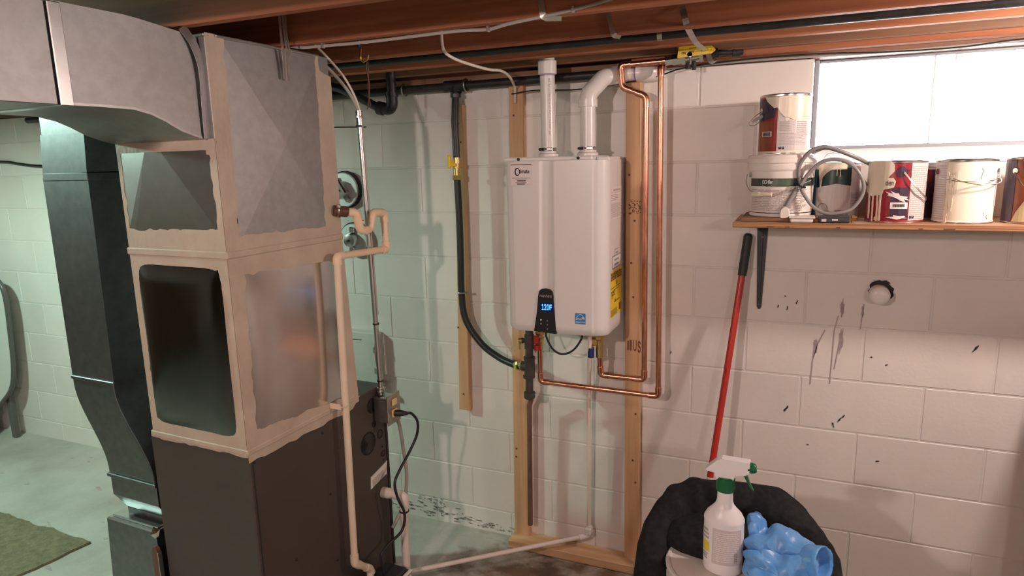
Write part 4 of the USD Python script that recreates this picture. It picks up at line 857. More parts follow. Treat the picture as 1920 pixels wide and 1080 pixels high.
def can(label, c, r, h, body, lid='steel'):
    t = Thing('paint_can', label, 'paint can', c)
    t.add('body', lathe([(0, .004), (r - .004, .004), (r - .001, .0), (r + .0012, .002), (r + .0012, .005), (r - .0006, .008), (r - .0006, h - .010), (r - .002, h - .006), (0, h - .006)], c, 48), body, smooth=30)
    t.add('rim', lathe([(r - .003, h - .010), (r + .0012, h - .008), (r + .0014, h - .003), (r - .002, h), (r - .010, h - .003), (r - .012, h - .010), (r - .003, h - .010)], c, 48), lid, smooth=40)
    t.add('lid', lathe([(0, h - .009), (r - .012, h - .009), (r - .014, h - .004), (r - .024, h - .004), (r - .027, h - .0075), (0, h - .0075)], c, 40), lid, smooth=30)
    t.add('base_rim', lathe([(r - .003, .0), (r + .0015, .001), (r + .0015, .004), (r - .001, .006), (r - .003, 0)], c, 48), lid, smooth=30)
    return t
def W_(t, nm, poly, c, r, m, th=0., d=.0007, parent=None, label=None): return t.add(nm, wrap(poly, c, r, th, d), m, parent=parent, label=label)
def ear(t, c, r, h, th, z, parent=None):
    a = np.array([math.sin(th), -math.cos(th), 0]); p = np.array(c) + a * (r - .002) + [0, 0, z]
    return t.add('ear', cyl(p, p + a * .006, .0085, 14), 'steel')
def bail(t, c, r, th1, th2, z, dip, bow, n=9, thick=.0014):
    """Wire handle from ear to ear hanging down in front of the can."""
    P = []
    for i in range(n):
        s = i / (n - 1); th = th1 + (th2 - th1) * s; k = math.sin(math.pi * s); R = r + .006 + bow * k
        P.append((c[0] + R * math.sin(th), c[1] - R * math.cos(th), c[2] + z - dip * k))
    t.add('bail', tube(spline(P, 5), thick, 6), 'steel', smooth=50)

# bucket with green band, can on top of it
c = (-.052, -.165, SZ + .0135)
solo('cardboard_scrap', cat(box(-.17, .07, -.30, -.04, SZ + .001, SZ + .0125, .002)), 'cardboard', 'brown cardboard scrap lying under the white bucket on the shelf', 'cardboard')
t = Thing('paint_bucket', 'white plastic bucket with a dark green label band, at the shelf end', 'bucket', c)
R0 = .106
t.add('body', lathe([(0, 0), (R0 - .008, 0), (R0 - .006, .003), (R0 - .001, .150), (R0, .152), (R0 + .002, .154), (R0 + .002, .160), (0, .160)], c, 56), 'bucket_white', smooth=30)
t.add('base_dark_line', lathe([(R0 - .009, .0115), (R0 - .0045, .012), (R0 - .0045, .0145), (R0 - .009, .0145), (R0 - .009, .0115)], c, 48), 'can_dark')  # thin dark ring just above the bucket foot
t.add('lid', lathe([(0, .156), (R0 + .004, .156), (R0 + .0055, .160), (R0 + .0055, .171), (R0 + .003, .173), (R0 + .003, .176), (R0 + .007, .179), (R0 + .007, .193), (R0 + .004, .196), (R0 + .002, .203), (R0 - .006, .206), (0, .204)], c, 56), 'bucket_white', smooth=30)
W_(t, 'label_band', sbox(-.115, .102, .20, .128), c, R0, 'band_green'); W_(t, 'label_band', sbox(-.022, .104, .032, .126), c, R0 + .0008, 'band_green_b')
lb = t.add('band_lettering', bend(cat(txt('OCHfer', .013, -.060, .110, d=.0006, bold=True, w=.036), flat(sbox(-.060, .105, -.024, .1065), .0005)), c, R0 + .0008, 0), 'label_white')
W_(t, 'label_print', bars(-.108, .10, .022, .094, 13, 4, .42, .12), c, R0 - .0008, 'ink_light', d=.0005)
ear(t, c, R0, .2, -1.15, .14)
bl = [(c[0] + (R0 + .010) * math.sin(a), c[1] - (R0 + .012) * math.cos(a), c[2] + z) for a, z in ((-1.2, .142), (-1.28, .115), (-1.05, .092), (-.75, .078))]
t.add('bail', tube(spline(bl, 6), .0018, 6), 'cable_grey', smooth=50)
bl2 = [(c[0] + (R0 + .012) * math.sin(a), c[1] - (R0 + .014) * math.cos(a), c[2] + z) for a, z in ((-.22, .072), (.0, .078), (.25, .092), (.5, .105), (.9, .12))]
t.add('bail', tube(spline(bl2, 6), .0018, 6), 'cable_grey', smooth=50)
gp = [(c[0] + (R0 + .016) * math.sin(a), c[1] - (R0 + .017) * math.cos(a), c[2] + .076) for a in (-.76, -.6, -.45, -.3, -.2)]
t.add('grip', tube(spline(gp, 5), [.0088] * 8 + [.0072] * 13, 12), 'can_cream', smooth=40)

c = (-.050, -.150, SZ + .2205); r = .082
t = can('paint can with red side stripe and cream spill, standing on the white bucket', c, r, .196, 'can_cream')
W_(t, 'label_panel', sbox(-.132, .010, -.022, .186), c, r, 'can_red')
W_(t, 'label_panel', Polygon([(-.100, .105), (-.030, .120), (-.030, .125), (-.026, .150), (-.050, .184), (-.115, .178)]), c, r + .0007, 'can_dark')
W_(t, 'label_panel', sbox(-.092, .012, -.034, .108), c, r + .0004, 'can_brown')
W_(t, 'label_text_panel', Polygon([(-.018, .012), (.10, .012), (.10, .100), (.052, .105), (.05, .125), (.03, .105), (.018, .112), (.006, .105), (-.002, .135), (-.010, .15), (-.018, .12)]), c, r, 'can_grey')
W_(t, 'label_print', unary_union([bars(-.014, .024, .075, .108, 6, 1, .5, .2), bars(.040, .085, .06, .108, 8, 2, .45, .2), bars(-.014, .08, .03, .07, 9, 3, .35, .3)]), c, r + .0008, 'ink_light', d=.0005)
lg = W_(t, 'maker_mark', unary_union([sbox(-.014, .016, -.006, .024), sbox(-.004, .016, .003, .024)]).difference(unary_union([Point(-.010, .0215).buffer(.0016), Point(-.0005, .0215).buffer(.0016), Point(-.005, .0165).buffer(.002)])), c, r + .0008, 'ink', d=.0005)
W_(t, 'barcode_panel', sbox(-.080, .058, -.040, .075), c, r + .0015, 'can_grey'); W_(t, 'barcode', barcode(-.076, -.044, .060, .073, 4), c, r + .0023, 'can_dark', d=.0004)
W_(t, 'paint_spill', Polygon([(-.070, .186), (-.060, .172), (-.046, .160), (-.034, .150), (-.024, .152), (-.016, .140), (.0, .12), (.014, .118), (.03, .11), (.06, .12), (.11, .12), (.11, .186)]), c, r + .0011, 'can_cream', d=.0012)
W_(t, 'ear_plate', blob(-.075, .146, .016, .015, 5), c, r + .0016, 'can_dark', d=.001)
ear(t, c, r, .2, -1.05, .145)
tg = np.array([c[0] + (r + .012) * math.sin(-1.2), c[1] - (r + .012) * math.cos(-1.2), c[2] + .125])
t.add('bail', tube(spline([tg + [.022, -.004, .022], tg + [.006, -.012, .012], tg + [-.016, -.014, -.006], tg + [-.026, -.010, -.022], tg + [-.010, -.012, -.028], tg + [.012, -.012, -.014]], 6), .0013, 6), 'steel', smooth=50)
t.add('wire_grip', hull([tuple(tg + d) for d in ((-.014, -.012, -.020), (-.014, -.006, -.020), (.020, -.012, -.002), (.020, -.006, -.002), (.016, -.012, .008), (.016, -.006, .008), (-.018, -.012, -.010), (-.018, -.006, -.010))]), 'hose_grey')

c = (.291, -.205, SZ + .0008)
t = can('red and white paint can with long cream drips at its left, middle of the shelf', c, r, .192, 'can_red')
W_(t, 'label_text_panel', sbox(.030, .008, .115, .184), c, r, 'can_grey')
W_(t, 'label_print', bars(.034, .10, .012, .178, 26, 2, .35, .2), c, r + .0008, 'ink_light', d=.0005)
W_(t, 'maker_mark', unary_union([sbox(.034, .014, .0405, .022), sbox(.042, .014, .0485, .022)]).difference(unary_union([Point(.037, .020).buffer(.0014), Point(.0455, .0195).buffer(.0014)])), c, r + .0009, 'ink', d=.0005)
W_(t, 'ear_plate', blob(.004, .155, .018, .016, 8), c, r, 'can_dark', d=.0012)
W_(t, 'label_panel', sbox(-.022, .012, .026, .110), c, r + .0002, 'can_dark')
sp = unary_union([Polygon([(-.115, .188), (-.115, .10), (-.10, .09), (-.085, .085), (-.05, .09), (-.046, .105), (-.018, .112), (-.014, .128), (-.020, .136), (-.040, .136), (-.030, .148), (-.020, .160), (-.021, .178), (-.030, .188)]).buffer(.003),
    LineString([(-.052, .10), (-.052, .008)]).buffer(.003), LineString([(-.062, .10), (-.060, .012)]).buffer(.0025), LineString([(-.078, .10), (-.076, .004)]).buffer(.0028), LineString([(-.096, .10), (-.093, .014)]).buffer(.004), blob(-.062, .012, .007, .008, 3)])
W_(t, 'paint_spill', sp, c, r + .0012, 'can_cream', d=.0016)
W_(t, 'paint_smear', affinity.rotate(blob(-.004, .083, .026, .008, 4, 16, .6), -22), c, r + .0012, 'label_pink', d=.0008)
W_(t, 'paint_smear', blob(.0, .018, .024, .006, 11, 16, .4), c, r + .0012, 'label_pink', d=.0008)
t.add('lettering', bend(txt('den', .015, -.040, .1165, d=.0005, w=.022), c, r + .0030, 0), 'ink')
bc = W_(t, 'barcode_panel', sbox(-.020, .046, .024, .062).buffer(.002), c, r + .0016, 'label_white')
W_(t, 'barcode', barcode(-.014, .018, .050, .059, 6), c, r + .0026, 'ink', d=.0004, parent=bc)
for dz in (0, -.004):
    bl = [(c[0] + (r + b) * math.sin(a), c[1] - (r + b) * math.cos(a), c[2] + z + dz) for a, z, b in ((.10, .158, .004), (.35, .128, .012), (.62, .098, .016), (.95, .078, .012), (1.12, .066 , .004))]
    t.add('bail', tube(spline(bl, 5), .0013, 6), 'steel', smooth=50)

c = (.476, -.205, SZ + .0008); r = .080
t = can('ivory paint can covered in dried paint, with a wire bail across its front', c, r, .193, 'can_ivory')
W_(t, 'label_text_panel', sbox(-.116, .008, -.066, .184), c, r, 'can_grey'); W_(t, 'label_print', bars(-.110, -.062, .012, .178, 24, 3, .35, .2), c, r + .0008, 'ink_light', d=.0005)
W_(t, 'label_text_panel', sbox(.088, .05, .12, .13), c, r, 'can_grey')
W_(t, 'paint_drip', unary_union([LineString([(-.062, .15), (-.058, .07), (-.061, .002)]).buffer(.004), LineString([(-.048, .14), (-.046, .06)]).buffer(.003), LineString([(-.035, .155), (-.036, .09)]).buffer(.002), blob(-.05, .10, .008, .05, 3, 18, .5)]), c, r + .001, 'can_cream', d=.0018)
W_(t, 'label_print', unary_union([affinity.rotate(bars(-.060, .0, .11, .125, 3, 5, .5, .4), 90, origin=(-.045, .11))]), c, r + .0004, 'can_grey', d=.0004)
W_(t, 'scuff_mark', unary_union([LineString([(.028, .165), (.031, .158), (.029, .145), (.026, .135)]).buffer(.0012), blob(.058, .022, .004, .008, 3), blob(.046, .03, .002, .006, 5)]), c, r + .0008, 'can_grey', d=.0005)
ear(t, c, r, .2, -1.25, .155); ear(t, c, r, .2, 1.25, .155)
bail(t, c, r, -1.3, 1.3, .146, .020, .018); bail(t, c, r, -.55, 1.3, .135, .018, .022)

c = (.662, -.205, SZ + .0008); r = .083
t = can('brown and olive paint can at the right edge of the picture', c, r, .196, 'can_brown')
W_(t, 'label_panel', sbox(-.14, .006, -.082, .186), c, r, 'can_dark')
W_(t, 'label_panel', Polygon([(-.082, .006), (-.030, .006), (-.030, .085), (-.05, .07), (-.07, .035)]), c, r, 'can_olive')
W_(t, 'label_panel', Polygon([(-.065, .186), (.05, .186), (.02, .11), (-.03, .12), (-.05, .155)]), c, r, 'can_olive')
W_(t, 'label_stripe', LineString([(-.055, .14), (-.03, .115), (-.015, .085)]).buffer(.003), c, r + .0008, 'can_cream')
W_(t, 'label_panel', sbox(-.026, .006, .06, .08), c, r + .0002, 'can_dark')
ear(t, c, r, .2, -1.0, .155)
bail(t, c, r, -1.0, .9, .150, .066, .012, 9, .0018)

c = (.388, -.072, SZ + .0008); r = .062
t = can('dark purple paint can standing behind the gap between two cans', c, r, .168, 'can_dark')
W_(t, 'label_panel', unary_union([sbox(-.02, .01, -.005, .12), sbox(.0, .12, .01, .16)]), c, r, 'can_red')
t.add('lid_cover', cyl((c[0], c[1], c[2] + .1685), (c[0], c[1], c[2] + .182), .058, 28), 'teal_panel')
c = (.120, -.095, SZ + .0008); r = .074
t = can('dark green and white paint can behind the grey coiled hose', c, r, .188, 'can_green')
W_(t, 'label_panel', sbox(-.105, .006, -.068, .18), c, r, 'can_blue')
W_(t, 'label_panel', Polygon([(-.068, .006), (.105, .006), (.105, .105), (.048, .110), (.0, .118), (-.068, .104)]), c, r, 'can_grey')
W_(t, 'label_panel', sbox(.048, .006, .118, .18), c, r + .0006, 'can_grey')
W_(t, 'paint_spill', unary_union([sbox(-.07, .165, .03, .186), Polygon([(-.062, .17), (-.058, .14), (-.053, .105), (-.049, .105), (-.045, .14), (-.03, .155), (-.01, .17)]), LineString([(.0, .17), (.0, .145)]).buffer(.0012), LineString([(.010, .17), (.010, .142)]).buffer(.0012)]), c, r + .0009, 'can_cream', d=.0012)
W_(t, 'label_print', unary_union([affinity.translate(LineString([(-.04 + .018 * math.cos(a), .03 + .022 * math.sin(a)) for a in np.linspace(.2, 2.9, 10)]).buffer(.0015), 0, 0), sbox(-.06, .026, -.02, .028), bars(.0, .045, .012, .032, 3, 3, .8, .1), bars(.05, .10, .04, .09, 10, 4, .4, .2)]), c, r + .0014, 'ink_grey', d=.0005)

# coiled spray hose
t = Thing('spray_hose', 'coiled grey hose tied in two loops with a white spray head', 'hose', (.1, -.25, SZ))
HY = -.272
ho = [(.010, HY + .012, 1.667), (.002, HY + .008, 1.70), (.006, HY + .006, 1.735), (.032, HY, 1.772), (.062, HY, 1.785), (.088, HY, 1.7835), (.140, HY + .01, 1.764), (.20, HY + .05, 1.735), (.235, HY + .14, 1.712)]
t.add('hose', tube(spline(ho, 10), .0062, 14), 'hose_grey', smooth=50)
t.add('hose', tube(spline([(p[0] + .006, p[1] + .013, p[2] - .004) for p in ho[3:]], 10), .0058, 12), 'hose_grey', smooth=50)
ring_ = [(.008, HY - .002, 1.662), (.030, HY, 1.700), (.060, HY, 1.733), (.098, HY, 1.746), (.138, HY, 1.738), (.172, HY, 1.710), (.193, HY + .004, 1.668), (.190, HY + .006, 1.628), (.165, HY + .004, 1.590), (.128, HY, 1.5755), (.090, HY, 1.574), (.055, HY, 1.592), (.030, HY, 1.622), (.012, HY + .003, 1.655), (.006, HY + .004, 1.69)]
t.add('hose', tube(spline(ring_, 10), .0058, 14), 'hose_grey', smooth=50)
t.add('hose', tube(spline([(p[0] + .003, p[1] + .014, p[2] + .002) for p in ring_[:5]] + [(.165, HY + .03, 1.722), (.205, HY + .05, 1.66)], 10), .0055, 12), 'hose_grey', smooth=50)
t.add('hose', tube(spline([(.0, HY + .010, 1.655), (-.012, HY + .008, 1.632), (-.024, HY + .004, 1.608), (-.030, HY + .002, 1.592)], 8), .0085, 14), 'hose_grey', smooth=50)
t.add('tie', cat(ring((.008, HY + .003, 1.664), (.3, 0, 1), .0135, .0028, 18, 6), box(.012, .026, HY - .012, HY - .006, 1.655, 1.662, .002)), 'rubber')
t.add('spray_head', hull(np.vstack([np.c_[.0, .0, .0] + p for p in []] or [[(-.034 + rx * math.cos(a), HY + y, 1.572 + rz * math.sin(a)) for a in np.linspace(0, 2 * math.pi, 16, endpoint=False)] for rx, rz, y in ((.013, .022, -.012), (.016, .026, 0), (.012, .02, .014))])), 'bucket_white', smooth=35)
t.add('spray_handle', hull([(-.044, HY - .006, 1.5485), (-.024, HY - .006, 1.5485), (-.046, HY + .008, 1.5485), (-.022, HY + .008, 1.5485), (-.050, HY - .008, 1.570), (-.020, HY - .008, 1.570), (-.050, HY + .01, 1.57), (-.02, HY + .01, 1.57)]), 'bucket_white', smooth=30)
t.add('wire', tube(spline([(.055, HY + .03, 1.742), (.03, HY + .03, 1.755), (.022, HY + .03, 1.742), (.02, HY + .02, 1.725)], 8), .0011, 6), 'cable_grey')
t.add('wire', tube(spline([(.125, HY + .03, 1.765), (.09, HY + .03, 1.765), (.075, HY + .03, 1.752)], 8), .0009, 6), 'cable_grey')
solo('flat_tray', cat(box(-.016, .052, -.325, -.235, SZ + .0015, SZ + .016, .004), box(-.020, .058, -.328, -.232, SZ + .0155, SZ + .019, .001)), 'bucket_white', 'small flat white plastic tray lying beside the spray head', 'tray')
t = Thing('black_device', 'small black flat electrical device lying under the hose loop', 'device', (.116, -.285, SZ))
t.add('case', box(.070, .160, -.318, -.255, SZ + .0015, SZ + .0215, .004), 'bracket_grey')
t.add('sticker', box(.107, .124, -.3188, -.3175, SZ + .0095, SZ + .0135), 'label_white'); t.add('plate', box(.077, .091, -.3188, -.3175, SZ + .005, SZ + .014), 'can_grey')
t.add('fitting', cat(cyl((.160, -.285, SZ + .012), (.178, -.285, SZ + .014), .006, 10), box(.165, .180, -.293, -.279, SZ + .016, SZ + .022, .001), cyl((.166, -.285, SZ + .0025), (.172, -.275, SZ + .014), .0025, 8)), 'brass')

# ------------------------------------------------------------------ capped pipe stub in the wall
t = Thing('wall_stub', 'white capped pipe stub poking out of the wall under the shelf', 'pipe', (.312, -.04, 1.26))
cc = (.300, 0, 1.2625)
t.add('putty', on_front(flat(blob(0.2942, 1.2754, .040, .040, 12, 22, .10), .004), -.0012), 'putty_dark')
t.add('putty_rim', on_front(flat(blob(0.2922, 1.3094, .022, .007, 4), .010), -.0012), 'putty_dark')
t.add('cap', lathe([(.0, -.01), (.0325, -.01), (.033, .046), (.032, .054), (.027, .061), (.016, .065), (0, .066)], (0.2882, 0, 1.2694), 36, 'y'), 'pvc', smooth=40)

# ------------------------------------------------------------------ red pole leaning on the wall
a, b = np.array([-.1585, -.030, 1.478]), np.array([-.300, -.262, .06]); d = (b - a) / np.linalg.norm(b - a); L = np.linalg.norm(b - a)
t = Thing('pole', 'long red pole with a black grip leaning on the block wall under the shelf', 'pole', (b[0], b[1], 0))
t.add('shaft', tube([a + d * .15, b], .0125, 18), 'pole_red', smooth=50)
t.add('grip', tube([a, a + d * .004, a + d * .012, a + d * .14, a + d * .16], [.008, .0135, .0165, .0165, .0155], 18), 'grip_black', smooth=40)
t.add('label_chip', box(-.2255, -.2195, -.1655, -.158, .965, .985, .002), 'label_pink')
t.add('worn_spot', cyl(a + d * (L - .50), a + d * (L - .455), .0128, 18), 'can_cream'); t.add('foot', cyl(b - d * .02, b + d * .058, .016, 14), 'grip_black')

# ------------------------------------------------------------------ black bag, pail, bottle, gloves in the foreground
BC = np.array([-.090, -.955])
th = np.linspace(0, 2 * math.pi, 121)[:-1]
def rim_at(a):
    """The bag's rolled rim: high at the back and left, low in front. a=0 is +x, pi/2 the wall side."""
    s, c_ = math.sin(a), math.cos(a)
    x = BC[0] + .215 * np.sign(c_) * abs(c_) ** .60 + (-.014 if c_ < 0 else .018 * c_)
    y = BC[1] + .175 * np.sign(s) * abs(s) ** .8
    up = .5 + .5 * s
    z = .46 + .372 * up ** .52
    if c_ > 0: z -= (.060 * c_ + .055 * c_ * c_) * up
    return np.array([x, y, z])
prof = [(-.095, -.42), (-.088, -.22), (-.078, -.12), (-.062, -.052), (-.044, -.014), (-.022, .006), (.006, .010), (.026, .002), (.040, -.030), (.046, -.10), (.052, -.30)]
V, n = [], len(prof) + 1
for k, a in enumerate(th):
    p = rim_at(a); o = np.array([p[0] - BC[0], p[1] - BC[1]]); o /= np.linalg.norm(o)
    for r_, h_ in prof:
        w = .009 * (meshkit.fbm(np.array([a * 3.2, h_ * 9, r_ * 20 + 3.]), 3, 2) - .5) * 2
        fold = .0045 * math.sin(a * 11 + h_ * 16 + 2.0 * math.sin(3 * a)) * (1 if abs(r_) > .02 else .35)
        V.append((p[0] + o[0] * (r_ + w + fold), p[1] + o[1] * (r_ + w + fold), max(.02, p[2] + h_ + .008 * (meshkit.noise(np.array([a * 5, r_ * 30, 1.])) - .5) * 2)))
    r_ = .060; V.append((p[0] + o[0] * r_, p[1] + o[1] * r_, .004))
Fs = []
m_ = len(th)
for i in range(m_):
    for j in range(n - 1):
        q = (i * n + j, ((i + 1) % m_) * n + j, ((i + 1) % m_) * n + j + 1, i * n + j + 1); Fs += [(q[0], q[1], q[2]), (q[0], q[2], q[3])]
bag = trimesh.Trimesh(V, Fs, process=False).subdivide()
bv = np.array(bag.vertices); dn = (meshkit.fbm(bv * [22, 22, 14], 3, 5) - .5) * .010
bv[:, 0] += dn; bv[:, 2] += dn * .6 * (bv[:, 2] > .05)
bag = trimesh.Trimesh(bv, bag.faces, process=False)
t = Thing('black_bag', 'open black fabric bag standing on the floor around a white pail', 'bag', (BC[0], BC[1], 0))
t.add('shell', bag, 'cloth_black', smooth=True)
PC = (-.128, -.992, 0)
t = Thing('pail', 'white plastic pail inside the open black bag', 'pail', PC)
t.add('wall', lathe([(0, .006), (.122, .006), (.142, .640), (.146, .645), (.146, .668), (.142, .672), (.142, .688), (.147, .692), (.148, .703), (.144, .707), (.138, .7065), (.134, .7035), (.02, .7030), (0, .7030)], PC, 56), 'bucket_pail', smooth=30)
t.add('bail', tube(spline([(PC[0] - .149, PC[1], .690), (PC[0] - .152, PC[1] - .012, .66), (PC[0] - .150, PC[1] - .03, .60), (PC[0] - .14, PC[1] - .07, .54)], 6), .0022, 8), 'steel', smooth=50)
lr = np.random.default_rng(8)
cl = trimesh.creation.icosphere(4, 1.0); v = np.array(cl.vertices); v = v * [.150, .095, .055] * (1 + .22 * (meshkit.fbm(v * 2.6 + 7, 4, 3)[:, None] - .5))
v[:, 2] = np.maximum(v[:, 2], -.012); cl = trimesh.Trimesh(v + [PC[0] - .022, PC[1] + .095, .716], cl.faces, process=False)
solo('black_cloth', cl, 'cloth_black', 'black cloth bunched over the back of the white pail behind the spray bottle', 'cloth', smooth=True)
# spray bottle
B = np.array([-.1285, -1.012, .7045])
t = Thing('spray_bottle', 'white spray bottle with green trigger and collar, standing on the pail', 'spray bottle', B)
t.inv = np.diag([1, 1, .985, 1.]) @ t.inv
oval = lambda m: tr(m, np.array([[1, 0, 0, 0], [0, .78, 0, B[1] * .22], [0, 0, 1, 0], [0, 0, 0, 1.]]))
t.add('body', oval(lathe([(0, .002), (.040, 0), (.047, .005), (.0495, .014), (.0485, .026), (.0495, .034), (.050, .100), (.0495, .140), (.0505, .146), (.0500, .152), (.043, .166), (.030, .180), (.0225, .190), (.0198, .20), (.0190, .222), (.0205, .226), (.0200, .231), (.016, .236), (0, .236)], B, 56)), 'bottle_white', smooth=35)
lab = t.add('label', oval(wrap(sbox(-.030, .036, .047, .134), tuple(B), .0503, .10)), 'bottle_label')
t.add('label_print', oval(bend(cat(flat(bars(-.026, .043, .045, .130, 16, 2, .38, .15), .0004)), tuple(B), .0512, .10)), 'label_white', parent=lab)
t.add('barcode', oval(wrap(affinity.rotate(barcode(-.014, .014, -.005, .005, 4), 90).intersection(sbox(-1, -1, 1, 1)), (B[0], B[1], B[2] + .058), .0513, .72, .0005)), 'ink_grey', parent=lab)
t.add('label', oval(wrap(Polygon([(-.014, .062), (.012, .062), (.012, .088), (-.010, .092), (-.014, .085)]), tuple(B), .0503, -.92)), 'bottle_yellow', label='yellow side label')
t.add('label', oval(wrap(unary_union([bars(-.012, .012, .098, .13, 3, 3, .5), bars(-.012, .012, .04, .06, 3, 5, .5)]), tuple(B), .0503, -.95)), 'ink_light')
t.add('collar', lathe([(0, .228), (.0225, .228), (.0235, .231), (.0230, .262), (.0200, .266), (0, .266)], B, 28), 'bottle_green', smooth=30, label='green screw collar')
hz = B[2] + .262
head = flat(Polygon([(-.020, 0), (.020, 0), (.026, .016), (.052, .020), (.060, .026), (.0605, .050), (-.008, .0515), (-.020, .046), (-.040, .028), (-.048, .020), (-.026, .016)]).buffer(.002), .026)
v, f = arr(head); head = trimesh.Trimesh(np.stack([B[0] + v[:, 0] * .94 - .002, B[1] + .013 - v[:, 2], hz + v[:, 1] * 1.03], 1), f, process=False)
t.add('spray_head', head, 'bottle_white')
t.add('nozzle', tube([(B[0] + .052, B[1], hz + .036), (B[0] + .062, B[1], hz + .036), (B[0] + .068, B[1], hz + .0365), (B[0] + .072, B[1], hz + .037)], [.0135, .0135, .012, .009], 16), 'bottle_green', smooth=40, label='green nozzle')
tg = spline([(.044, .022), (.050, .008), (.057, -.008), (.066, -.024)], 6)
t.add('trigger', sweep(np.array([(B[0] + x, B[1], hz + z) for x, z in tg]), [np.array([(-.008 * s, -.0042 * s), (.008 * s, -.0042 * s), (.008 * s, .0042 * s), (-.008 * s, .0042 * s)]) for s in np.linspace(1, .45, len(tg))], up=[1, 0, 0]), 'bottle_green', smooth=30, label='green trigger')

# blue gloves
def glove(label, base, parts, seed, cuff=None):
    M = Manifold()
    for chain in parts:
        for (p, r1), (q, r2) in zip(chain[:-1], chain[1:]):
            s1 = trimesh.creation.icosphere(2, 1.0).vertices
            M = M + Manifold.hull_points(np.vstack([s1 * r1 + np.array(p), s1 * r2 + np.array(q)]))
    M = M.refine_to_length(.006); v, f = arr(M); mm = trimesh.Trimesh(v, f, process=True)
    trimesh.smoothing.filter_taubin(mm, iterations=6)
    nrm = mm.vertex_normals; v = np.array(mm.vertices)
    ridge = (1 - np.abs(meshkit.fbm(v * 17 + seed, 2, seed) * 2 - 1)) ** 1.6
    v = v + nrm * ((ridge - .55) * .024)[:, None] + nrm * ((meshkit.fbm(v * 60, 2, seed + 1) - .5) * .003)[:, None]
    t = Thing('rubber_glove', label, 'glove', base, group=None); t.add('glove_body', trimesh.Trimesh(v, mm.faces, process=False), 'glove_blue', smooth=True)
    if cuff: t.add('cuff', cuff, 'glove_blue', smooth=True)
    return t
def cuffmesh(c, ax, R, L, seed, flatt=.7):
    ax = np.asarray(ax, float) / np.linalg.norm(ax); u = np.cross(ax, [0, 0, 1.]); u /= np.linalg.norm(u); w = np.cross(ax, u); V, Fs = [], []
    prof = [(.66, 0), (.86, .12), (.98, .4), (1.04, .75), (1.06, .93), (1.02, 1.02), (.93, .97), (.86, .78), (.78, .55), (.60, .40), (.48, .5), (.44, .62), (.36, .60), (.25, .42), (.02, .34)]; k = len(prof)
    for i in range(72):
        A = 2 * math.pi * i / 72
        for j, (r_, h_) in enumerate(prof):
            nz = 1 + .26 * (meshkit.fbm(np.array([math.cos(A) * 2.2 + seed, math.sin(A) * 2.2, h_ * 1.2 + .3 * j]), 3, seed) - .5)
            V.append(np.asarray(c) + (u * math.cos(A) + w * math.sin(A) * flatt) * R * r_ * nz + ax * L * h_ * nz)
    for i in range(72):
        for j in range(k - 1):
            q = (i * k + j, ((i + 1) % 72) * k + j, ((i + 1) % 72) * k + j + 1, i * k + j + 1); Fs += [(q[0], q[1], q[2]), (q[0], q[2], q[3])]
    return trimesh.Trimesh(V, Fs, process=False)
G = np.array([0.0, -1.04, .745])
pt = lambda x, y, z, r: (np.array([x, y, z]), r)
glove('crumpled blue rubber glove with its open cuff towards the right', (.05, -1.0, .76),
      [[pt(-.045, -1.01, .792, .026), pt(.0, -.99, .800, .034), pt(.055, -1.0, .786, .036)], [pt(-.03, -1.03, .765, .03), pt(.02, -1.05, .755, .034), pt(.06, -1.04, .765, .034)],
       [pt(-.035, -.99, .80, .018), pt(-.052, -.972, .825, .013), pt(-.058, -.965, .842, .010)], [pt(-.045, -1.0, .79, .016), pt(-.054, -.993, .812, .0125), pt(-.060, -.99, .828, .0105)], [pt(-.03, -.985, .80, .016), pt(-.045, -.965, .822, .012), pt(-.052, -.955, .832, .009)]], 3,
      cuffmesh((.052, -1.015, .778), (.80, -.36, .22), .044, .062, 4, .86))
glove('flattened blue rubber glove hanging over the front of the pail', (.0, -1.08, .70),
      [[pt(-.050, -1.05, .752, .022), pt(-.010, -1.085, .738, .026), pt(.045, -1.10, .718, .028)], [pt(-.052, -1.04, .775, .018), pt(-.02, -1.06, .752, .022), pt(.035, -1.085, .735, .024)],
       [pt(-.030, -1.09, .730, .015), pt(-.048, -1.115, .723, .012), pt(-.060, -1.137, .690, .0105)], [pt(-.015, -1.10, .725, .015), pt(-.028, -1.125, .708, .012), pt(-.034, -1.135, .67, .0105)], [pt(.0, -1.105, .705, .015), pt(-.008, -1.125, .675, .0125), pt(-.01, -1.128, .64, .0105)]], 9)

# ------------------------------------------------------------------ cables, straps and clips overhead
def strap(name, P, w, label, m='strap_metal', up=(1, 0, 0), cat_='strap'):
    return solo(name, sweep(P, np.array([(-.0009, -w / 2), (.0009, -w / 2), (.0009, w / 2), (-.0009, w / 2)]), up=up), m, label, cat_)
strap('pipe_strap', spline([(-0.3394, -0.5495, 2.1999), (-0.3258, -0.5495, 2.1496), (-0.3276, -0.4400, 2.1370), (-0.3251, -0.3400, 2.1260), (-0.3200, -0.2200, 2.1270), (-0.3133, -0.1400, 2.1231), (-0.3057, -0.1050, 2.0963), (-0.2898, -0.0850, 2.1011), (-0.2960, -0.0750, 2.1448)], 6), .018, 'thin metal hanger strap hooked around the iron pipe by the yellow lever valve')
strap('joist_strap', fillet([(-.568, -.5485, 2.225), (-.556, -.5485, 2.178), (-.546, -.5485, 2.140), (-.541, -.5455, 2.1365), (-.530, -.52, 2.1365)], .006), .016, 'short grey metal strap nailed to the joist face above the right vent pipe')
strap('joist_strap', fillet([(-.655, -.9040, 2.225), (-.650, -.9035, 2.172), (-.645, -.9035, 2.141), (-.636, -.90, 2.1365), (-.60, -.885, 2.1365)], .006), .018, 'grey metal strap under the joist nearest the picture top, above the grey cable')
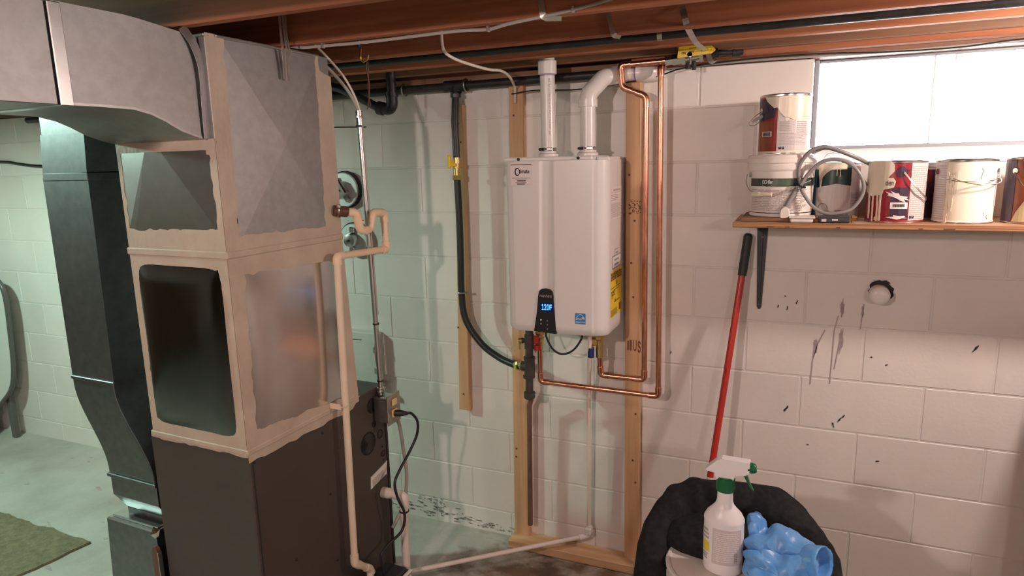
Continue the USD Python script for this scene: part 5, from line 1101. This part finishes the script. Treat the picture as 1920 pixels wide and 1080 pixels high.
strap('pipe_strap', fillet([(-.4335, -.4175, 2.28), (-.433, -.4185, 2.20), (-.430, -.4195, 2.15), (-.430, -.412, 2.134), (-.430, -.40, 2.1335), (-.430, -.385, 2.140)], .008), .016, 'dull metal strap holding up the long black iron pipe above the copper elbow')
t = Thing('hanger_clip', 'bundle of shiny metal straps hanging beside the top of the plenum', 'strap', (-1.50, -.87, 2.03))
for dx, y, z0, w in ((-.010, -.955, 2.030, .010), (.002, -.952, 2.026, .009), (.010, -.950, 2.050, .007)):
    t.add('strip', sweep(spline([(-1.474, y + dx, 2.22), (-1.474, y + dx, 2.16), (-1.470, y + dx * 1.2, 2.12), (-1.473, y + dx * .8 , 2.08), (-1.476, y + dx + .002, z0)], 6), np.array([(-.0008, -w / 2), (.0008, -w / 2), (.0008, w / 2), (-.0008, w / 2)]), up=(0, 1, 0)), 'strap_clear')
jc = [(-1.60, -.872, 2.175), (-1.50, -.872, 2.1385), (-1.3907, -.872, 2.133), (-1.2058, -.872, 2.1305), (-.9321, -.872, 2.1335), (-.82, -.872, 2.129), (-.749, -.890, 2.134), (-.58, -.905, 2.146), (-.478, -.905, 2.160), (-.40, -.905, 2.176), (-.27, -.905, 2.19), (.1, -.905, 2.21), (.6, -.905, 2.215)]
t = Thing('joist_cable', 'grey flat cable stapled along the lower edge of a joist across the ceiling', 'cable', (-.9, -.88, 2.13))
t.add('cable', sweep(spline(jc, 8), np.stack([.0028 * np.cos(np.arange(10) * .6283), .0048 * np.sin(np.arange(10) * .6283)], 1)), 'cable_grey', smooth=50)
for p in (jc[2], jc[5], jc[9], (-.56, -.906, 2.148), (-.335, -.906, 2.184)): t.add('staple', box(p[0] - .004, p[0] + .004, p[1] - .010, p[1] + .006, p[2] - .007, p[2] + .009, .002), 'strap_clear')
solo('white_cable', tube(spline([(-1.1412, -.558, 2.22), (-1.1405, -.558, 2.19), (-1.1354, -.558, 2.1455), (-1.1139, -.555, 2.1212), (-1.0876, -.5, 2.1049), (-1.0428, -.4, 2.0896), (-1.0346, -.3, 2.0944), (-1.055, -.17, 2.085), (-1.0818, -.06, 2.0557), (-1.088, -.044, 2.0)], 8), .0052, 10), 'cable_white', 'white cable drooping from the joists to the top of the left stud', 'cable', smooth=50)
solo('grey_cable', tube(spline([(-1.612, -.88, 2.15), (-1.590, -.83, 2.141), (-1.565, -.77, 2.134), (-1.535, -.705, 2.112), (-1.515, -.66, 2.075), (-1.49, -.61, 2.01), (-1.4635, -.595, 1.935)], 8), .0060, 10), 'cable_grey', 'thick grey cable running from the joist down to the conduit top', 'cable', smooth=50)
solo('grey_cable', tube(spline([(-1.56, -.70, 2.175), (-1.535, -.66, 2.13), (-1.505, -.62, 2.07), (-1.478, -.60, 2.0), (-1.4605, -.596, 1.935)], 8), .0042, 10), 'cable_white', 'thin pale cable running from the joist down to the conduit top', 'cable', smooth=50)
t = Thing('hanging_wire', 'brown twisted wire hung on a hook under the joist beside the plenum', 'wire', (-1.47, -.53, 1.98))
t.add('wire', tube(spline([(-1.468, -.53, 2.135), (-1.470, -.53, 2.10), (-1.463, -.53, 2.05), (-1.472, -.53, 1.985), (-1.480, -.53, 1.965)], 8), .0018, 6), 'rust')
t.add('wire', tube(spline([(-1.464, -.53, 2.135), (-1.462, -.532, 2.09), (-1.469, -.53, 2.04), (-1.464, -.53, 1.975)], 8), .0018, 6), 'rust')
t.add('hook', tube(spline([(-1.478, -.548, 2.175), (-1.478, -.552, 2.15), (-1.476, -.55, 2.135), (-1.466, -.55, 2.130), (-1.450, -.55, 2.138), (-1.446, -.55, 2.152)], 6), .0028, 8), 'brass')
t.add('wire_nut', cyl((-1.480, -.556, 2.18), (-1.479, -.556, 2.205), .007, 10, .005), 'blue_plug', label='blue wire nut')
solo('tie_wire', tube(spline([(-1.78, -.62, 1.905), (-1.65, -.615, 1.903), (-1.50, -.605, 1.899), (-1.44, -.60, 1.897)], 6), .0024, 6), 'rubber', 'thin black wire holding the conduit top to the plenum', 'wire')
solo('sill_cable', tube(spline([(-1.10, -.052, 2.035), (-1.0, -.05, 2.043), (-.80, -.05, 2.036), (-.5706, -.05, 2.055), (-.49, -.05, 2.068), (-.40, -.05, 2.088), (-.19, -.05, 2.101), (.02, -.05, 2.102), (.25, -.05, 2.090), (.455, -.05, 2.088), (.62, -.05, 2.098), (.9, -.05, 2.10), (1.4, -.05, 2.10)], 8), .0026, 8), 'rubber', 'thin black cable along the wall top past the window', 'cable')
solo('sill_cable', tube(spline([(-1.35, -.03, 2.088), (-.9, -.03, 2.092), (-.5, -.028, 2.090), (-.2, -.03, 2.098), (.3, -.03, 2.093), (.8, -.03, 2.101), (1.4, -.03, 2.10)], 8), .0042, 8), 'cable_grey', 'grey cable lying against the sill along the wall top', 'cable')
solo('thin_cable', tube([(-.925, -.02, 2.00), (-.933, -.02, 1.80)], .0025, 6), 'cable_grey', 'short thin grey cable behind the straight vent pipe', 'cable')

t = Thing('shade_box', 'tall box added out of view to shade the lower right of the block wall', 'box', (.95, -.15, 0))  # unseen blocker added to cut the side light off the lower right wall
t.add('shade_box_body', box(.83, 1.25, -.485, -.015, .001, 1.22, .003), 'cardboard'); t.add('flap', hull([(.83, -.485, 1.22), (1.25, -.485, 1.22), (.83, -.483, 1.223), (1.25, -.483, 1.223), (.835, -.25, 1.236), (1.245, -.25, 1.236), (.835, -.25, 1.233), (1.245, -.25, 1.233)]), 'cardboard')
t.add('tape', box(1.01, 1.06, -.4865, -.4845, .05, 1.2), 'cable_white')
t = Thing('lamp_holder', 'white porcelain lamp holder with a bare bulb on the joist right of the picture', 'lamp', (LAMP_SIDE[0], LAMP_SIDE[1], 2.07))
t.add('holder', lathe([(0, .052), (.052, .052), (.052, .066), (.05, .07), (0, .07)][:0] or [(0, 0), (.022, 0), (.024, .03), (.050, .048), (.055, .068), (0, .068)], (LAMP_SIDE[0], LAMP_SIDE[1], 2.07), 28), 'porcelain', smooth=35)
ce.add('lamp_block', box(LAMP_SIDE[0] - .07, LAMP_SIDE[0] + .07, -.90, -.5, 2.138, 2.158), 'joist_wood')
